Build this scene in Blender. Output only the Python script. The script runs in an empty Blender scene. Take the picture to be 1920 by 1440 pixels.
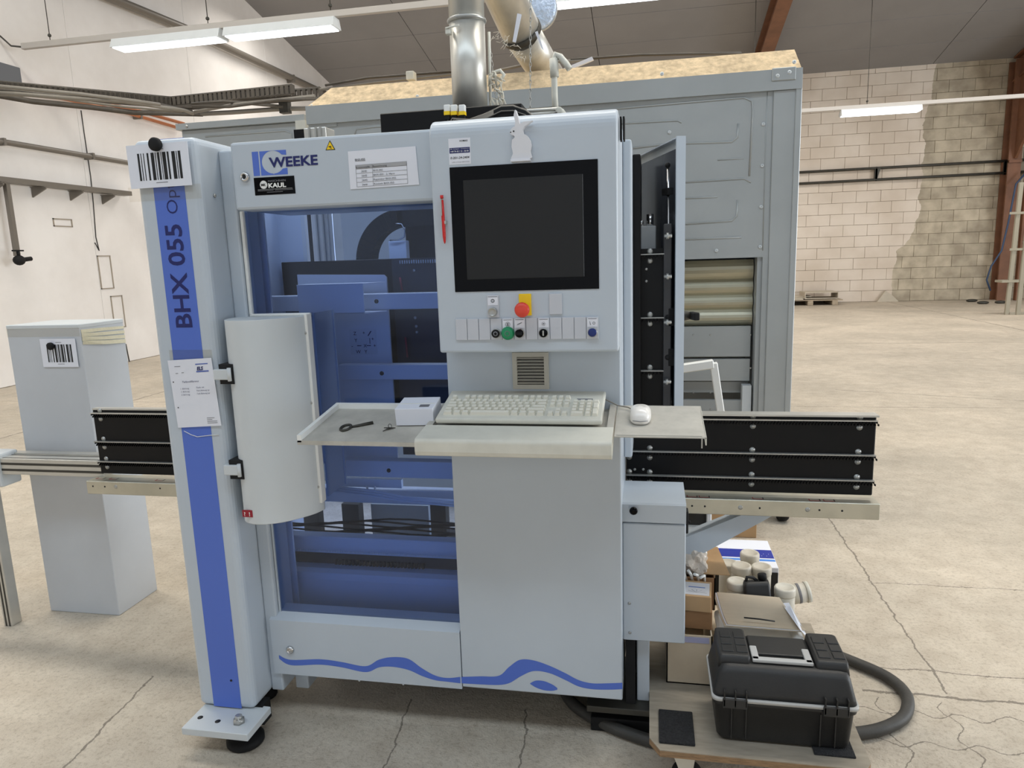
import bpy, bmesh, math, random
from mathutils import Vector, Matrix, noise
random.seed(4)
D = bpy.data; SC = bpy.context.scene; COL = SC.collection
R = math.radians
# ------------------------------------------------------------------ camera
yaw, pit, rol, FPX, CAMH = R(-11.12690), R(10.11339), R(-1.90123), 1335.32, 1.55
FW = Vector((math.sin(yaw)*math.cos(pit), math.cos(yaw)*math.cos(pit), -math.sin(pit)))
r0 = Vector((math.cos(yaw), -math.sin(yaw), 0)); u0 = r0.cross(FW)
RT = math.cos(rol)*r0 + math.sin(rol)*u0; UP = -math.sin(rol)*r0 + math.cos(rol)*u0
CAM = Vector((0, 0, CAMH))
cd = D.cameras.new('camera'); cam = D.objects.new('camera', cd); COL.objects.link(cam)
cd.sensor_fit = 'HORIZONTAL'; cd.sensor_width = 36; cd.lens = FPX/1920*36; cd.clip_start = .05; cd.clip_end = 200
cam.matrix_world = Matrix(((RT.x, UP.x, -FW.x, CAM.x), (RT.y, UP.y, -FW.y, CAM.y), (RT.z, UP.z, -FW.z, CAM.z), (0, 0, 0, 1)))
SC.camera = cam
def P(u, v, **k):
    """point of the plane x=, y= or z= seen at pixel u, v of the 1920x1440 frame"""
    d = FW + RT*((u-960)/FPX) - UP*((v-720)/FPX)
    (a, val), = k.items(); i = 'xyz'.index(a)
    return CAM + d*((val-CAM[i])/d[i])
# ------------------------------------------------------------------ world and light
w = D.worlds.new('world'); SC.world = w; w.use_nodes = True
w.node_tree.nodes['Background'].inputs[0].default_value = (.8, .88, 1, 1); w.node_tree.nodes['Background'].inputs[1].default_value = .3
SC.view_settings.view_transform = 'Standard'; SC.view_settings.look = 'None'; SC.view_settings.gamma = 1
SC.view_settings.exposure = 0.02; SC.view_settings.use_curve_mapping = False
def area(name, loc, rot, sx, sy, watt, col, spread=180):
    l = D.lights.new(name, 'AREA'); l.shape = 'RECTANGLE'; l.size = sx; l.size_y = sy; l.energy = watt; l.color = col; l.spread = R(spread)
    o = D.objects.new(name, l); COL.objects.link(o); o.location = loc; o.rotation_euler = rot; return o
area('skylight_lamp', (-2, 4.6, 8.8), (0, 0, 0), 19, 1.4, 860, (1, .95, .86), 160)
area('skylight_lamp', (2, 15, 7.0), (0, 0, 0), 20, 1.4, 720, (1, .96, .9), 160)
area('camera_side_fill', (1, -9, 3.2), (R(90), 0, 0), 16, 5.5, 150, (.7, .84, 1))  # added fill lamp behind the camera, brightens the machine's front faces
area('skylight_lamp', (0, -1.8, 8.2), (R(25), 0, 0), 16, 1.4, 380, (.74, .87, 1))
area('side_gate_daylight', (15.5, 5, 2.6), (R(90), 0, R(90)), 10, 4.5, 1500, (.86, .93, 1))
# ------------------------------------------------------------------ materials
def mat(name, col, rough=.5, metal=0, var=0, vs=8, bump=0, bs=60, spec=.5, emit=None, es=1, col2=None, stretch=None):
    m = D.materials.new(name); m.use_nodes = True; nt = m.node_tree; n = nt.nodes; l = nt.links
    b = n['Principled BSDF']; b.inputs['Base Color'].default_value = (*col, 1); b.inputs['Roughness'].default_value = rough
    b.inputs['Metallic'].default_value = metal; b.inputs['Specular IOR Level'].default_value = spec
    if emit: b.inputs['Emission Color'].default_value = (*emit, 1); b.inputs['Emission Strength'].default_value = es
    if var or bump:
        g = n.new('ShaderNodeNewGeometry'); src = g.outputs['Position']
        if stretch:
            mp = n.new('ShaderNodeMapping'); mp.inputs['Scale'].default_value = stretch; l.new(src, mp.inputs[0]); src = mp.outputs[0]
    if var:
        t = n.new('ShaderNodeTexNoise'); t.inputs['Scale'].default_value = vs; t.inputs['Detail'].default_value = 7; t.inputs['Roughness'].default_value = .6
        l.new(src, t.inputs[0])
        r = n.new('ShaderNodeValToRGB'); r.color_ramp.elements[0].position = .35; r.color_ramp.elements[1].position = .65
        c2 = col2 or tuple(c*(1-var) for c in col)
        r.color_ramp.elements[0].color = (*c2, 1); r.color_ramp.elements[1].color = (*tuple(min(1, c*(1+var*.25)) for c in col), 1)
        l.new(t.outputs[0], r.inputs[0]); l.new(r.outputs[0], b.inputs['Base Color'])
    if bump:
        t = n.new('ShaderNodeTexNoise'); t.inputs['Scale'].default_value = bs; t.inputs['Detail'].default_value = 6
        l.new(src, t.inputs[0])
        bp = n.new('ShaderNodeBump'); bp.inputs['Strength'].default_value = bump; bp.inputs['Distance'].default_value = .01
        l.new(t.outputs[0], bp.inputs['Height']); l.new(bp.outputs[0], b.inputs['Normal'])
    return m
def srgb(r, g, b):
    f = lambda c: (c/255/12.92 if c <= 10 else ((c/255+.055)/1.055)**2.4)
    return (f(r), f(g), f(b))
PAINT = mat('light_grey_paint', srgb(190, 199, 208), .38, var=.04, vs=2, bump=.02, bs=400)
PAINT2 = mat('white_grey_paint', srgb(205, 210, 212), .45, var=.04, vs=3)
CABP = mat('cabinet_paint', srgb(196, 200, 205), .45, var=.05, vs=3)
DUSTY = mat('dusty_cream_plastic', srgb(214, 212, 200), .55, var=.08, vs=14)
KEYM = mat('key_plastic', srgb(226, 222, 208), .5)
TRAYM = mat('dusty_tray', srgb(188, 184, 174), .6, var=.18, vs=12)
BLUE = mat('blue_film', srgb(82, 112, 200), .4)
NAVY = mat('navy_print', srgb(16, 26, 96), .45)
BLACK = mat('black_plate', srgb(12, 12, 14), .45, var=.2, vs=10, spec=.25)
MATTE = mat('black_rubber', srgb(22, 22, 23), .7, spec=.3)
BLACKG = mat('gloss_black', srgb(3, 3, 6), .12, spec=.12)
SCREEN = mat('screen_panel', srgb(36, 36, 36), .22, spec=.2)
INK = mat('black_ink', srgb(18, 18, 20), .6)
GREYINK = mat('grey_ink', srgb(120, 120, 124), .6)
PAPER = mat('white_paper', srgb(228, 230, 238), .6)
WHITE = mat('white_plastic', srgb(232, 232, 228), .4)
ALU = mat('aluminium', srgb(200, 196, 180), .38, .75, var=.15, vs=7)
ALUC = mat('aluminium_profile', srgb(205, 203, 196), .35, .6, var=.08, vs=9)
CHROME = mat('chrome', srgb(210, 210, 210), .18, 1)
STEEL = mat('zinc_screw', srgb(176, 176, 172), .35, .6)
GALV = mat('galvanised_duct', srgb(212, 210, 202), .4, .7, var=.12, vs=5, stretch=(3, 3, .4))
ENC = mat('enclosure_sheet', srgb(170, 174, 174), .4, .25, var=.06, vs=3)
DUST = mat('sawdust', srgb(206, 184, 150), .9, var=.35, vs=22, bump=.6, bs=40)
DARKST = mat('dark_steel', srgb(70, 68, 62), .5, .4, var=.2, vs=6)
TRAYST = mat('cable_tray_steel', srgb(86, 80, 72), .5, .3, var=.25, vs=6)
CABLE = mat('grey_cable', srgb(128, 122, 112), .55)
COPPER = mat('copper_pipe', srgb(190, 120, 80), .4, .5)
PIPE = mat('wall_pipe', srgb(120, 114, 106), .45, .3)
BROWN = mat('rust_red_steel', srgb(122, 82, 58), .6, var=.25, vs=3)
RED = mat('red_plastic', srgb(205, 30, 28), .35)
REDB = mat('red_button', srgb(222, 70, 52), .4)
YEL = mat('yellow_plate', srgb(245, 205, 20), .45)
GREEN = mat('green_button', srgb(20, 140, 90), .35)
BLUEB = mat('blue_button', srgb(14, 40, 110), .35)
CARD = mat('cardboard', srgb(184, 150, 110), .8, var=.1, vs=9)
CARD2 = mat('pale_cardboard', srgb(206, 190, 166), .8, var=.08, vs=9)
WOOD = mat('plywood_deck', srgb(158, 148, 132), .7, var=.2, vs=10, stretch=(1, 5, 1))
WOODE = mat('plywood_edge', srgb(150, 120, 88), .75, var=.35, vs=30, stretch=(1, 1, 6))
CARPET = mat('dark_carpet', srgb(48, 48, 50), .95, var=.5, vs=160, bump=1, bs=300)
TOOLB = mat('toolbox_plastic', srgb(34, 34, 34), .5, var=.25, vs=9, bump=.05, bs=200)
TOOLG = mat('toolbox_grey', srgb(180, 180, 178), .5)
CUP = mat('dusty_jar', srgb(212, 206, 192), .4, var=.1, vs=20)
HOSE = mat('rubber_hose', srgb(62, 60, 56), .6, var=.2, vs=20, bump=.1, bs=200)
ROLLM = mat('roller_shutter', srgb(190, 186, 164), .32, .6, var=.08, vs=3)
DARK = mat('dark_void', srgb(14, 14, 16), .8)
def tinted(name, col, ior=1.4):
    m = D.materials.new(name); m.use_nodes = True; nt = m.node_tree; n = nt.nodes; l = nt.links
    n.remove(n['Principled BSDF']); o = n['Material Output']
    t = n.new('ShaderNodeBsdfTransparent'); t.inputs[0].default_value = (*col, 1)
    g = n.new('ShaderNodeBsdfGlossy'); g.inputs['Roughness'].default_value = .06
    f = n.new('ShaderNodeFresnel'); f.inputs[0].default_value = ior
    mx = n.new('ShaderNodeMixShader'); mx.inputs[0].default_value = .03
    if ior > 1.2: l.new(f.outputs[0], mx.inputs[0])
    l.new(t.outputs[0], mx.inputs[1]); l.new(g.outputs[0], mx.inputs[2]); l.new(mx.outputs[0], o.inputs[0])
    return m
PANE = tinted('blue_polycarbonate', (.66, .77, 1.0))
CLEAR = tinted('clear_tape', (.97, .96, .94), 1.12)

def emis(name, c, s):
    return mat(name, (.8, .8, .8), emit=c, es=s)
TUBE = emis('tube_light', (.86, .93, 1), 3.2)
TUBEB = emis('tube_reflector_glow', (.75, .85, 1), 1.6)
# floor: worn concrete with cracks and joints
def floor_mat():
    m = D.materials.new('worn_concrete'); m.use_nodes = True; nt = m.node_tree; n = nt.nodes; l = nt.links; b = n['Principled BSDF']
    g = n.new('ShaderNodeNewGeometry'); pos = g.outputs['Position']
    def noi(s, d=8, r=.6):
        t = n.new('ShaderNodeTexNoise'); t.inputs['Scale'].default_value = s; t.inputs['Detail'].default_value = d; t.inputs['Roughness'].default_value = r; l.new(pos, t.inputs[0]); return t.outputs[0]
    def ramp(src, p0, p1, c0, c1):
        r = n.new('ShaderNodeValToRGB'); r.color_ramp.elements[0].position = p0; r.color_ramp.elements[1].position = p1
        r.color_ramp.elements[0].color = (*c0, 1); r.color_ramp.elements[1].color = (*c1, 1); l.new(src, r.inputs[0]); return r.outputs[0]
    def mul(a, c, f=1):
        x = n.new('ShaderNodeMix'); x.data_type = 'RGBA'; x.blend_type = 'MULTIPLY'; x.inputs[0].default_value = f; l.new(a, x.inputs[6]); l.new(c, x.inputs[7]); return x.outputs[2]
    base = ramp(noi(.9), .35, .68, srgb(188, 178, 162), srgb(214, 202, 184))
    base = mul(base, ramp(noi(9), .3, .62, (.82, .8, .78), (1, 1, 1)))
    base = mul(base, ramp(noi(60, 4), .33, .5, (.8, .785, .77), (1, 1, 1)))
    base = mul(base, ramp(noi(190, 2), .3, .42, (.6, .58, .56), (1, 1, 1)), .7)
    sx = n.new('ShaderNodeSeparateXYZ'); l.new(pos, sx.inputs[0])
    def ma(op, a, c):
        q = n.new('ShaderNodeMath'); q.operation = op
        for i, v in enumerate((a, c)):
            if isinstance(v, (int, float)): q.inputs[i].default_value = v
            elif v is not None: l.new(v, q.inputs[i])
        return q.outputs[0]
    X, Y = sx.outputs[0], sx.outputs[1]
    wob = ma('MULTIPLY', ma('SUBTRACT', noi(7, 5, .7), .5), .06)
    lines = []
    def line(a, bb, c, wd, lo=None, hi=None, axis=None):   # a*x+b*y=c
        q = ma('ABSOLUTE', ma('SUBTRACT', ma('ADD', ma('ADD', ma('MULTIPLY', X, a), ma('MULTIPLY', Y, bb)), wob), c), None)
        q = ma('LESS_THAN', q, wd)
        if lo is not None: q = ma('MULTIPLY', q, ma('MULTIPLY', ma('GREATER_THAN', axis, lo), ma('LESS_THAN', axis, hi)))
        lines.append(q)
    line(1, 0, 1.02, .004, 2.49, 9, Y); line(1, 0, -6.1, .012); line(1, 0, 6.4, .012)
    line(0, 1, 2.47, .006, .74, 9, X); line(.03, 1, 2.66, .003, .78, 9, X); line(.0, 1, 3.36, .0025, 1.0, 3, X)
    line(1, .12, -1.62, .004, -3, 2.2, Y); line(1, .1, -.62, .003, 1, 2.2, Y); line(1, .1, -.2, .003, 1, 2.2, Y)
    line(0, 1, 7.3, .006); line(0, 1, 12.2, .01); line(.35, 1, 8.9, .008, 2, 9, X)
    # shallow wave joints of the paving cast into the floor, right foreground
    for c in (2.36, 2.2, 2.05, 1.9):
        s = ma('MULTIPLY', ma('SINE', ma('MULTIPLY', X, 42), None), .017)
        q = ma('LESS_THAN', ma('ABSOLUTE', ma('SUBTRACT', ma('ADD', ma('ADD', Y, s), wob), c), None), .0025)
        lines.append(ma('MULTIPLY', q, ma('GREATER_THAN', X, .7)))
    for c in (.98, 1.25, .78):
        s = ma('MULTIPLY', ma('SINE', ma('MULTIPLY', Y, 40), None), .02)
        q = ma('LESS_THAN', ma('ABSOLUTE', ma('SUBTRACT', ma('ADD', ma('ADD', X, s), wob), c), None), .0022)
        lines.append(ma('MULTIPLY', ma('MULTIPLY', q, ma('GREATER_THAN', X, .7)), ma('LESS_THAN', Y, 2.44)))
    tot = lines[0]
    for q in lines[1:]: tot = ma('MAXIMUM', tot, q)
    mx = n.new('ShaderNodeMix'); mx.data_type = 'RGBA'; l.new(ma('MULTIPLY', tot, .65), mx.inputs[0]); l.new(base, mx.inputs[6]); mx.inputs[7].default_value = (*srgb(78, 70, 60), 1)
    l.new(mx.outputs[2], b.inputs['Base Color'])
    l.new(ramp(noi(3), .3, .7, (.5,)*3, (.8,)*3), b.inputs['Roughness'])
    bp = n.new('ShaderNodeBump'); bp.inputs['Strength'].default_value = .55; bp.inputs['Distance'].default_value = .012
    h = ma('SUBTRACT', ma('ADD', noi(28, 9, .65), ma('MULTIPLY', noi(140, 3), .4)), ma('MULTIPLY', tot, .7)); l.new(h, bp.inputs['Height']); l.new(bp.outputs[0], b.inputs['Normal'])
    return m
FLOORM = floor_mat()
def block_mat():
    # painted masonry: cream paint to the left of a ragged edge, bare blocks to the right of it
    m = D.materials.new('part_painted_block'); m.use_nodes = True; nt = m.node_tree; n = nt.nodes; l = nt.links; b = n['Principled BSDF']; b.inputs['Roughness'].default_value = .8
    g = n.new('ShaderNodeNewGeometry'); sx = n.new('ShaderNodeSeparateXYZ'); l.new(g.outputs['Position'], sx.inputs[0])
    def noi(s):
        t = n.new('ShaderNodeTexNoise'); t.inputs['Scale'].default_value = s; t.inputs['Detail'].default_value = 6; l.new(g.outputs['Position'], t.inputs[0]); return t.outputs[0]
    def ma(op, a, c):
        q = n.new('ShaderNodeMath'); q.operation = op
        for i, v in enumerate((a, c)):
            if isinstance(v, (int, float)): q.inputs[i].default_value = v
            elif v is not None: l.new(v, q.inputs[i])
        return q.outputs[0]
    oi = n.new('ShaderNodeObjectInfo')
    c = D.curves if False else None
    cr = n.new('ShaderNodeFloatCurve'); cv = cr.mapping.curves[0]
    pts = [(0, .28/2), (.1, .18/2), (.21, .45/2), (.38, 1.1/2), (.6, 1.08/2), (.8, 1.15/2), (1, 1.5/2)]
    cv.points[0].location = pts[0]; cv.points[1].location = pts[-1]
    for q in pts[1:-1]: cv.points.new(*q)
    cr.mapping.update()
    l.new(ma('DIVIDE', sx.outputs[2], 6.2), cr.inputs['Value'])
    edge = ma('ADD', ma('ADD', ma('MULTIPLY', cr.outputs[0], 1.3), 6.4+.0), ma('MULTIPLY', ma('SUBTRACT', noi(1.6), .5), .5))
    bare = ma('GREATER_THAN', sx.outputs[0], edge)
    def ramp(src, c0, c1, a=.35, z=.65):
        r = n.new('ShaderNodeValToRGB'); r.color_ramp.elements[0].position = a; r.color_ramp.elements[1].position = z
        r.color_ramp.elements[0].color = (*c0, 1); r.color_ramp.elements[1].color = (*c1, 1); l.new(src, r.inputs[0]); return r.outputs[0]
    pa = ramp(noi(1.2), srgb(206, 192, 176), srgb(220, 208, 194)); ba = ramp(noi(3), srgb(168, 156, 136), srgb(200, 188, 166))
    rnd = ramp(oi.outputs['Random'], (.84,)*3, (1,)*3, 0, 1)
    mx = n.new('ShaderNodeMix'); mx.data_type = 'RGBA'; mx.blend_type = 'MULTIPLY'; mx.inputs[0].default_value = 1; l.new(ba, mx.inputs[6]); l.new(rnd, mx.inputs[7])
    m2 = n.new('ShaderNodeMix'); m2.data_type = 'RGBA'; l.new(bare, m2.inputs[0]); l.new(pa, m2.inputs[6]); l.new(mx.outputs[2], m2.inputs[7])
    l.new(m2.outputs[2], b.inputs['Base Color'])
    return m
BLOCK = block_mat()
LWALL = mat('whitewashed_panel', srgb(232, 228, 224), .75, var=.1, vs=.8, bump=.15, bs=9, col2=srgb(222, 217, 212))
CEIL = mat('ceiling_sheet', srgb(138, 136, 136), .8, var=.08, vs=.7)
JOINT = mat('joint', srgb(158, 147, 132), .9)
# ------------------------------------------------------------------ builders
WORLD = {}
def tag(o, label=None, cat=None, group=None, kind=None):
    if label: o['label'] = label
    if cat: o['category'] = cat
    if group: o['group'] = group
    if kind: o['kind'] = kind
    return o
def thing(name, loc, label, cat, group=None):
    o = D.objects.new(name, None); COL.objects.link(o); o.location = loc; o.empty_display_size = .1; WORLD[o.name] = Vector(loc)
    return tag(o, label, cat, group)
class B:
    def __init__(s): s.bm = bmesh.new(); s.mats = []
    def _mi(s, m):
        if m is None: return 0
        if m not in s.mats: s.mats.append(m)
        return s.mats.index(m)
    def _fin(s, fs, m, sm=False):
        i = s._mi(m)
        for f in fs: f.material_index = i; f.smooth = sm
    def box(s, x0, x1, y0, y1, z0, z1, bev=0, m=None, seg=2, M=None, sm=False):
        if x0 > x1: x0, x1 = x1, x0
        if y0 > y1: y0, y1 = y1, y0
        if z0 > z1: z0, z1 = z1, z0
        r = bmesh.ops.create_cube(s.bm, size=1); vs = r['verts']
        for v in vs: v.co = Vector((x0+(v.co.x+.5)*(x1-x0), y0+(v.co.y+.5)*(y1-y0), z0+(v.co.z+.5)*(z1-z0)))
        fs = list({f for v in vs for f in v.link_faces})
        if bev:
            es = list({e for v in vs for e in v.link_edges})
            g = bmesh.ops.bevel(s.bm, geom=es, offset=min(bev, .49*min(x1-x0, y1-y0, z1-z0)), segments=seg, affect='EDGES', profile=.5)
            vs2 = set(vs) | set(g['verts']); vs2 = {v for v in vs2 if v.is_valid}
            fs = list({f for v in vs2 for f in v.link_faces}); vs = list(vs2)
        if M is not None:
            for v in vs: v.co = M @ v.co
        s._fin(fs, m, sm); return s
    def poly(s, pts, ext, m=None, sm=False):
        """extrude polygon pts (3D) along vector ext"""
        ext = Vector(ext); a = [s.bm.verts.new(Vector(p)) for p in pts]; b = [s.bm.verts.new(Vector(p)+ext) for p in pts]
        n = len(pts); fs = [s.bm.faces.new(a), s.bm.faces.new(b[::-1])]
        for i in range(n): fs.append(s.bm.faces.new((a[i], b[i], b[(i+1) % n], a[(i+1) % n])))
        bmesh.ops.recalc_face_normals(s.bm, faces=fs)
        s._fin(fs, m, False); return s
    def loft(s, rings, m=None, sm=True, cap=True, close=True):
        vr = [[s.bm.verts.new(Vector(p)) for p in r] for r in rings]; n = len(vr[0]); fs = []
        for a, b in zip(vr, vr[1:]):
            for i in range(n if close else n-1):
                fs.append(s.bm.faces.new((a[i], a[(i+1) % n], b[(i+1) % n], b[i])))
        s._fin(fs, m, sm)
        if cap and close:
            c = [s.bm.faces.new(vr[0][::-1]), s.bm.faces.new(vr[-1])]; s._fin(c, m, False); fs += c
        bmesh.ops.recalc_face_normals(s.bm, faces=fs)
        return s
    def tube(s, pts, r, seg=8, m=None, closed=False):
        pts = [Vector(p) for p in pts]; rings = []; n = len(pts)
        prev = None
        for i, p in enumerate(pts):
            t = (pts[min(i+1, n-1)]-pts[max(i-1, 0)])
            if t.length < 1e-9: t = Vector((0, 0, 1))
            t.normalize()
            if prev is None:
                a = t.orthogonal().normalized()
            else:
                a = (prev - t*prev.dot(t))
                a = a.normalized() if a.length > 1e-6 else t.orthogonal().normalized()
            prev = a; b = t.cross(a); rr = r[i] if isinstance(r, (list, tuple)) else r
            rings.append([p+a*rr*math.cos(2*math.pi*k/seg)+b*rr*math.sin(2*math.pi*k/seg) for k in range(seg)])
        return s.loft(rings, m)
    def cyl(s, p0, p1, r, seg=16, m=None, r1=None):
        return s.tube([p0, p1], [r, r if r1 is None else r1], seg, m)
    def lathe(s, c, prof, seg=20, m=None, axis='z'):
        c = Vector(c); rings = []
        for r, h in prof:
            ring = []
            for k in range(seg):
                a = 2*math.pi*k/seg; ca, sa = math.cos(a)*r, math.sin(a)*r
                ring.append(c+(Vector((ca, sa, h)) if axis == 'z' else Vector((ca, -h, sa)) if axis == 'y' else Vector((h, ca, sa))))
            rings.append(ring)
        return s.loft(rings, m, cap=not (len(prof) == 4 and prof[0][0] == prof[-1][0]))
    def sphere(s, c, r, m=None, sc=(1, 1, 1), seg=12):
        g = bmesh.ops.create_uvsphere(s.bm, u_segments=seg, v_segments=seg//2+1, radius=r)
        for v in g['verts']: v.co = Vector(c)+Vector((v.co.x*sc[0], v.co.y*sc[1], v.co.z*sc[2]))
        s._fin({f for v in g['verts'] for f in v.link_faces}, m, True); return s
    def strip(s, pts, r, m=None):   # thin flat quad ribbon pieces on the y plane: pts (x,z), width r, at y
        return s
    def build(s, name, m, parent=None, smooth=None):
        if m is not None and not s.mats: s.mats = [m]
        bm = s.bm; vs = list(bm.verts)
        lo = Vector([min(v.co[i] for v in vs) for i in range(3)]); hi = Vector([max(v.co[i] for v in vs) for i in range(3)])
        o = Vector(((lo.x+hi.x)/2, (lo.y+hi.y)/2, lo.z))
        for v in vs: v.co -= o
        me = D.meshes.new(name); bm.to_mesh(me); bm.free()
        for q in s.mats: me.materials.append(q)
        ob = D.objects.new(name, me); COL.objects.link(ob); WORLD[ob.name] = o
        if parent is not None: ob.parent = parent; ob.location = o-WORLD[parent.name]
        else: ob.location = o
        return ob
def textmesh(s, txt, size, org, right=(1, 0, 0), up=(0, 0, 1), m=None, bold=0, width=None, align='LEFT', ext=.0003, shear=0):
    cu = D.curves.new('lettering', 'FONT'); cu.body = txt; cu.size = 1; cu.offset = bold; cu.align_x = align; cu.resolution_u = 3; cu.shear = shear
    ob = D.objects.new('lettering', cu); COL.objects.link(ob)
    dg = bpy.context.evaluated_depsgraph_get(); me = ob.evaluated_get(dg).to_mesh()
    xs = [v.co.x for v in me.vertices] or [0, 1]
    # size is the capital height
    k = size/.73; kx = k if width is None else width/(max(xs)-min(xs)); x0 = min(xs) if align == 'LEFT' else 0
    right = Vector(right); up = Vector(up); nrm = right.cross(up)
    vs = [s.bm.verts.new(Vector(org)+right*(v.co.x-x0)*kx+up*v.co.y*k+nrm*ext) for v in me.vertices]
    i = s._mi(m)
    for p in me.polygons:
        try: f = s.bm.faces.new([vs[j] for j in p.vertices]); f.material_index = i
        except ValueError: pass
    D.objects.remove(ob); D.curves.remove(cu)
def quad(s, x0, x1, z0, z1, y, m):
    """thin print on a face towards -y"""
    s.box(x0, x1, y-.0004, y, z0, z1, m=m)
def dup(root, loc, label=None):
    r = root.copy(); COL.objects.link(r); r.location = loc; WORLD[r.name] = Vector(loc)
    if label: r['label'] = label
    for ch in list(root.children):
        c = ch.copy(); COL.objects.link(c); c.parent = r
        for g in list(ch.children):
            d = g.copy(); COL.objects.link(d); d.parent = c
    return r
def screw(par, c, r=.006, m=None, name='screw', axis='y'):
    b = B(); b.lathe(c, [(r, 0), (r, r*.3), (r*.6, r*.7), (r*.25, r*.72), (r*.2, r*.4)], 10, axis=axis); return b.build(name, m or STEEL, par)
# ------------------------------------------------------------------ the hall
XL, YB, XR, YF = -8.75, 21.5, 16.0, -10.0
roofz = lambda y: 6.12+(21.4-y)*.2 if y > 3 else 6.12+18.4*.2-(3-y)*.2
s_ = B(); s_.box(XL-.3, XR+.3, YF-.3, YB+.3, -.2, 0); tag(s_.build('floor', FLOORM), kind='structure')
b = B(); b.box(XL-.3, XL-.06, YF, YB, 0, 8.9); wl = tag(b.build('wall_left', JOINT), kind='structure')
# large precast panels of the left wall
ys = [-10, -5, 0, 4.2, 7.2, 10.19, 13.2, 16.2, 19.2, 21.5]
for i in range(len(ys)-1):
    for z0, z1 in ((0, 8.8),):
        b = B(); b.box(XL-.06, XL, ys[i]+.003, ys[i+1]-.003, z0+.005, z1-.003, bev=.006, seg=1); b.build('wall_panel', LWALL, wl)
b = B(); b.box(XL, XR, YB-.02, YB+.3, 0, 6.3); wb = tag(b.build('wall_back', JOINT), kind='structure')
bw, bh = .62, .3; proto = None
for r_ in range(21):
    z = r_*bh
    x = 2.7+(.31 if r_ % 2 else 0)+random.uniform(-.04, .04)
    while x < 9.95:
        if z < 6.2:
            if proto is None:
                b = B(); b.box(x+.003, x+bw-.003, YB-.1, YB-.01, z+.003, min(z+bh, 6.3)-.003, bev=.005, seg=1); proto = b.build('masonry_block', BLOCK, wb); o = proto
            else:
                o = proto.copy(); COL.objects.link(o)
                o.location = Vector((x+bw/2, YB-.055+random.uniform(-.006, .006), z+.006))-WORLD[wb.name]
        x += bw
b = B()
b.box(XL, 2.7, YB-.1, YB-.01, 0, 6.25); b.box(10.0, XR, YB-.1, YB-.01, 0, 6.25); b.build('plain_masonry', BLOCK, wb)
b = B(); b.box(XR, XR+.3, YF, YB, 0, 8.9); tag(b.build('wall_right', LWALL), kind='structure')
b = B(); b.box(XL, XR, YF-.3, YF, 0, 8.9); tag(b.build('wall_front', LWALL), kind='structure')
b = B()
b.poly([(XL-.3, YB+.3, roofz(YB+.3)+.06), (XL-.3, 3, roofz(3.01)+.06), (XL-.3, YF-.3, roofz(YF-.3)+.06), (XL-.3, YF-.3, roofz(YF-.3)+.3), (XL-.3, 3, roofz(3.01)+.3), (XL-.3, YB+.3, roofz(YB+.3)+.3)], (XR-XL+.6, 0, 0), DARKST)
cl = tag(b.build('ceiling', DARKST), kind='structure')
yy = [21.5, 20.2, 18.9, 17.6, 16.3, 15.0, 13.7, 12.4, 11.1, 8.0, 5.5, 3.0, -3, -10]
xs_ = [-9, -5.6, -1.3, 2.9, 7.2, 11.5, 16]
for i in range(len(yy)-1):
    for j in range(len(xs_)-1):
        a, c = yy[i]-.008, yy[i+1]+.008; x0, x1 = xs_[j]+.008, xs_[j+1]-.008
        b = B(); b.poly([(x0, a, roofz(a)), (x0, c, roofz(c)), (x0, c, roofz(c)+.06), (x0, a, roofz(a)+.06)], (x1-x0, 0, 0)); b.build('ceiling_panel', CEIL, cl)
# rafters and columns of the red-brown frame
def rafter(x, y0, y1, wd, dp, name):
    b = B()
    for zz, tt in ((-.02, .04), (-dp, .04)):
        b.poly([(x-wd/2, y0, roofz(y0)+zz-tt), (x-wd/2, y1, roofz(y1)+zz-tt), (x-wd/2, y1, roofz(y1)+zz), (x-wd/2, y0, roofz(y0)+zz)], (wd, 0, 0))
    b.poly([(x-.03, y0, roofz(y0)-dp), (x-.03, y1, roofz(y1)-dp), (x-.03, y1, roofz(y1)), (x-.03, y0, roofz(y0))], (.06, 0, 0))
    return tag(b.build(name, BROWN), kind='structure')
rafter(2.72, 21.3, 4, .3, .5, 'trim_1')
rafter(9.2, 21.3, 4, .3, .6, 'trim_2')
b = B()
b.box(8.98, 9.28, 20.95, 21.0, 0, 6); b.box(8.98, 9.28, 21.3, 21.35, 0, 6); b.box(9.1, 9.16, 21.0, 21.3, 0, 6)
b.poly([(9.1, 21.0, 6.05), (9.1, 21.0, 3.6), (9.1, 20.9, 3.6), (9.1, 18.6, 6.3)], (.06, 0, 0))
b.box(8.98, 9.28, 20.9, 21.0, 3.5, 3.56)
tag(b.build('trim_3', BROWN), kind='structure')
t = thing('steel_wall_frame', (9.7, 20.9, 0), 'red-brown bolted steel lattice frame beside the back corner column', 'frame')
for x0, x1, z0, z1 in ((9.36, 9.5, 0, 4.4), (10.4, 10.54, 0, 4.4)):
    b = B(); b.box(x0, x1, 20.8, 20.94, z0, z1, bev=.01); b.build('post', BROWN, t)
for z0, d in ((1.2, 0), (2.1, 0), (3.1, .25), (4.0, .2)):
    b = B(); b.poly([(9.5, 20.84, z0), (10.4, 20.84, z0+d), (10.4, 20.84, z0+d+.12), (9.5, 20.84, z0+.12)], (0, .06, 0)); b.build('cross_bar', BROWN, t)
for z in (.5, 1.5, 2.5, 3.4): screw(t, (9.43, 20.8, z), .03)
t = thing('wall_rail', (6.5, 21.35, 3.2), 'pair of dark steel rails running along the back block wall', 'rail')
for z in (3.57, 3.27):
    b = B(); b.cyl((3.0, 21.3, z-.01), (10.5, 21.3, z+.02), .035, 8); b.build('rail_bar', DARKST, t)
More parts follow.
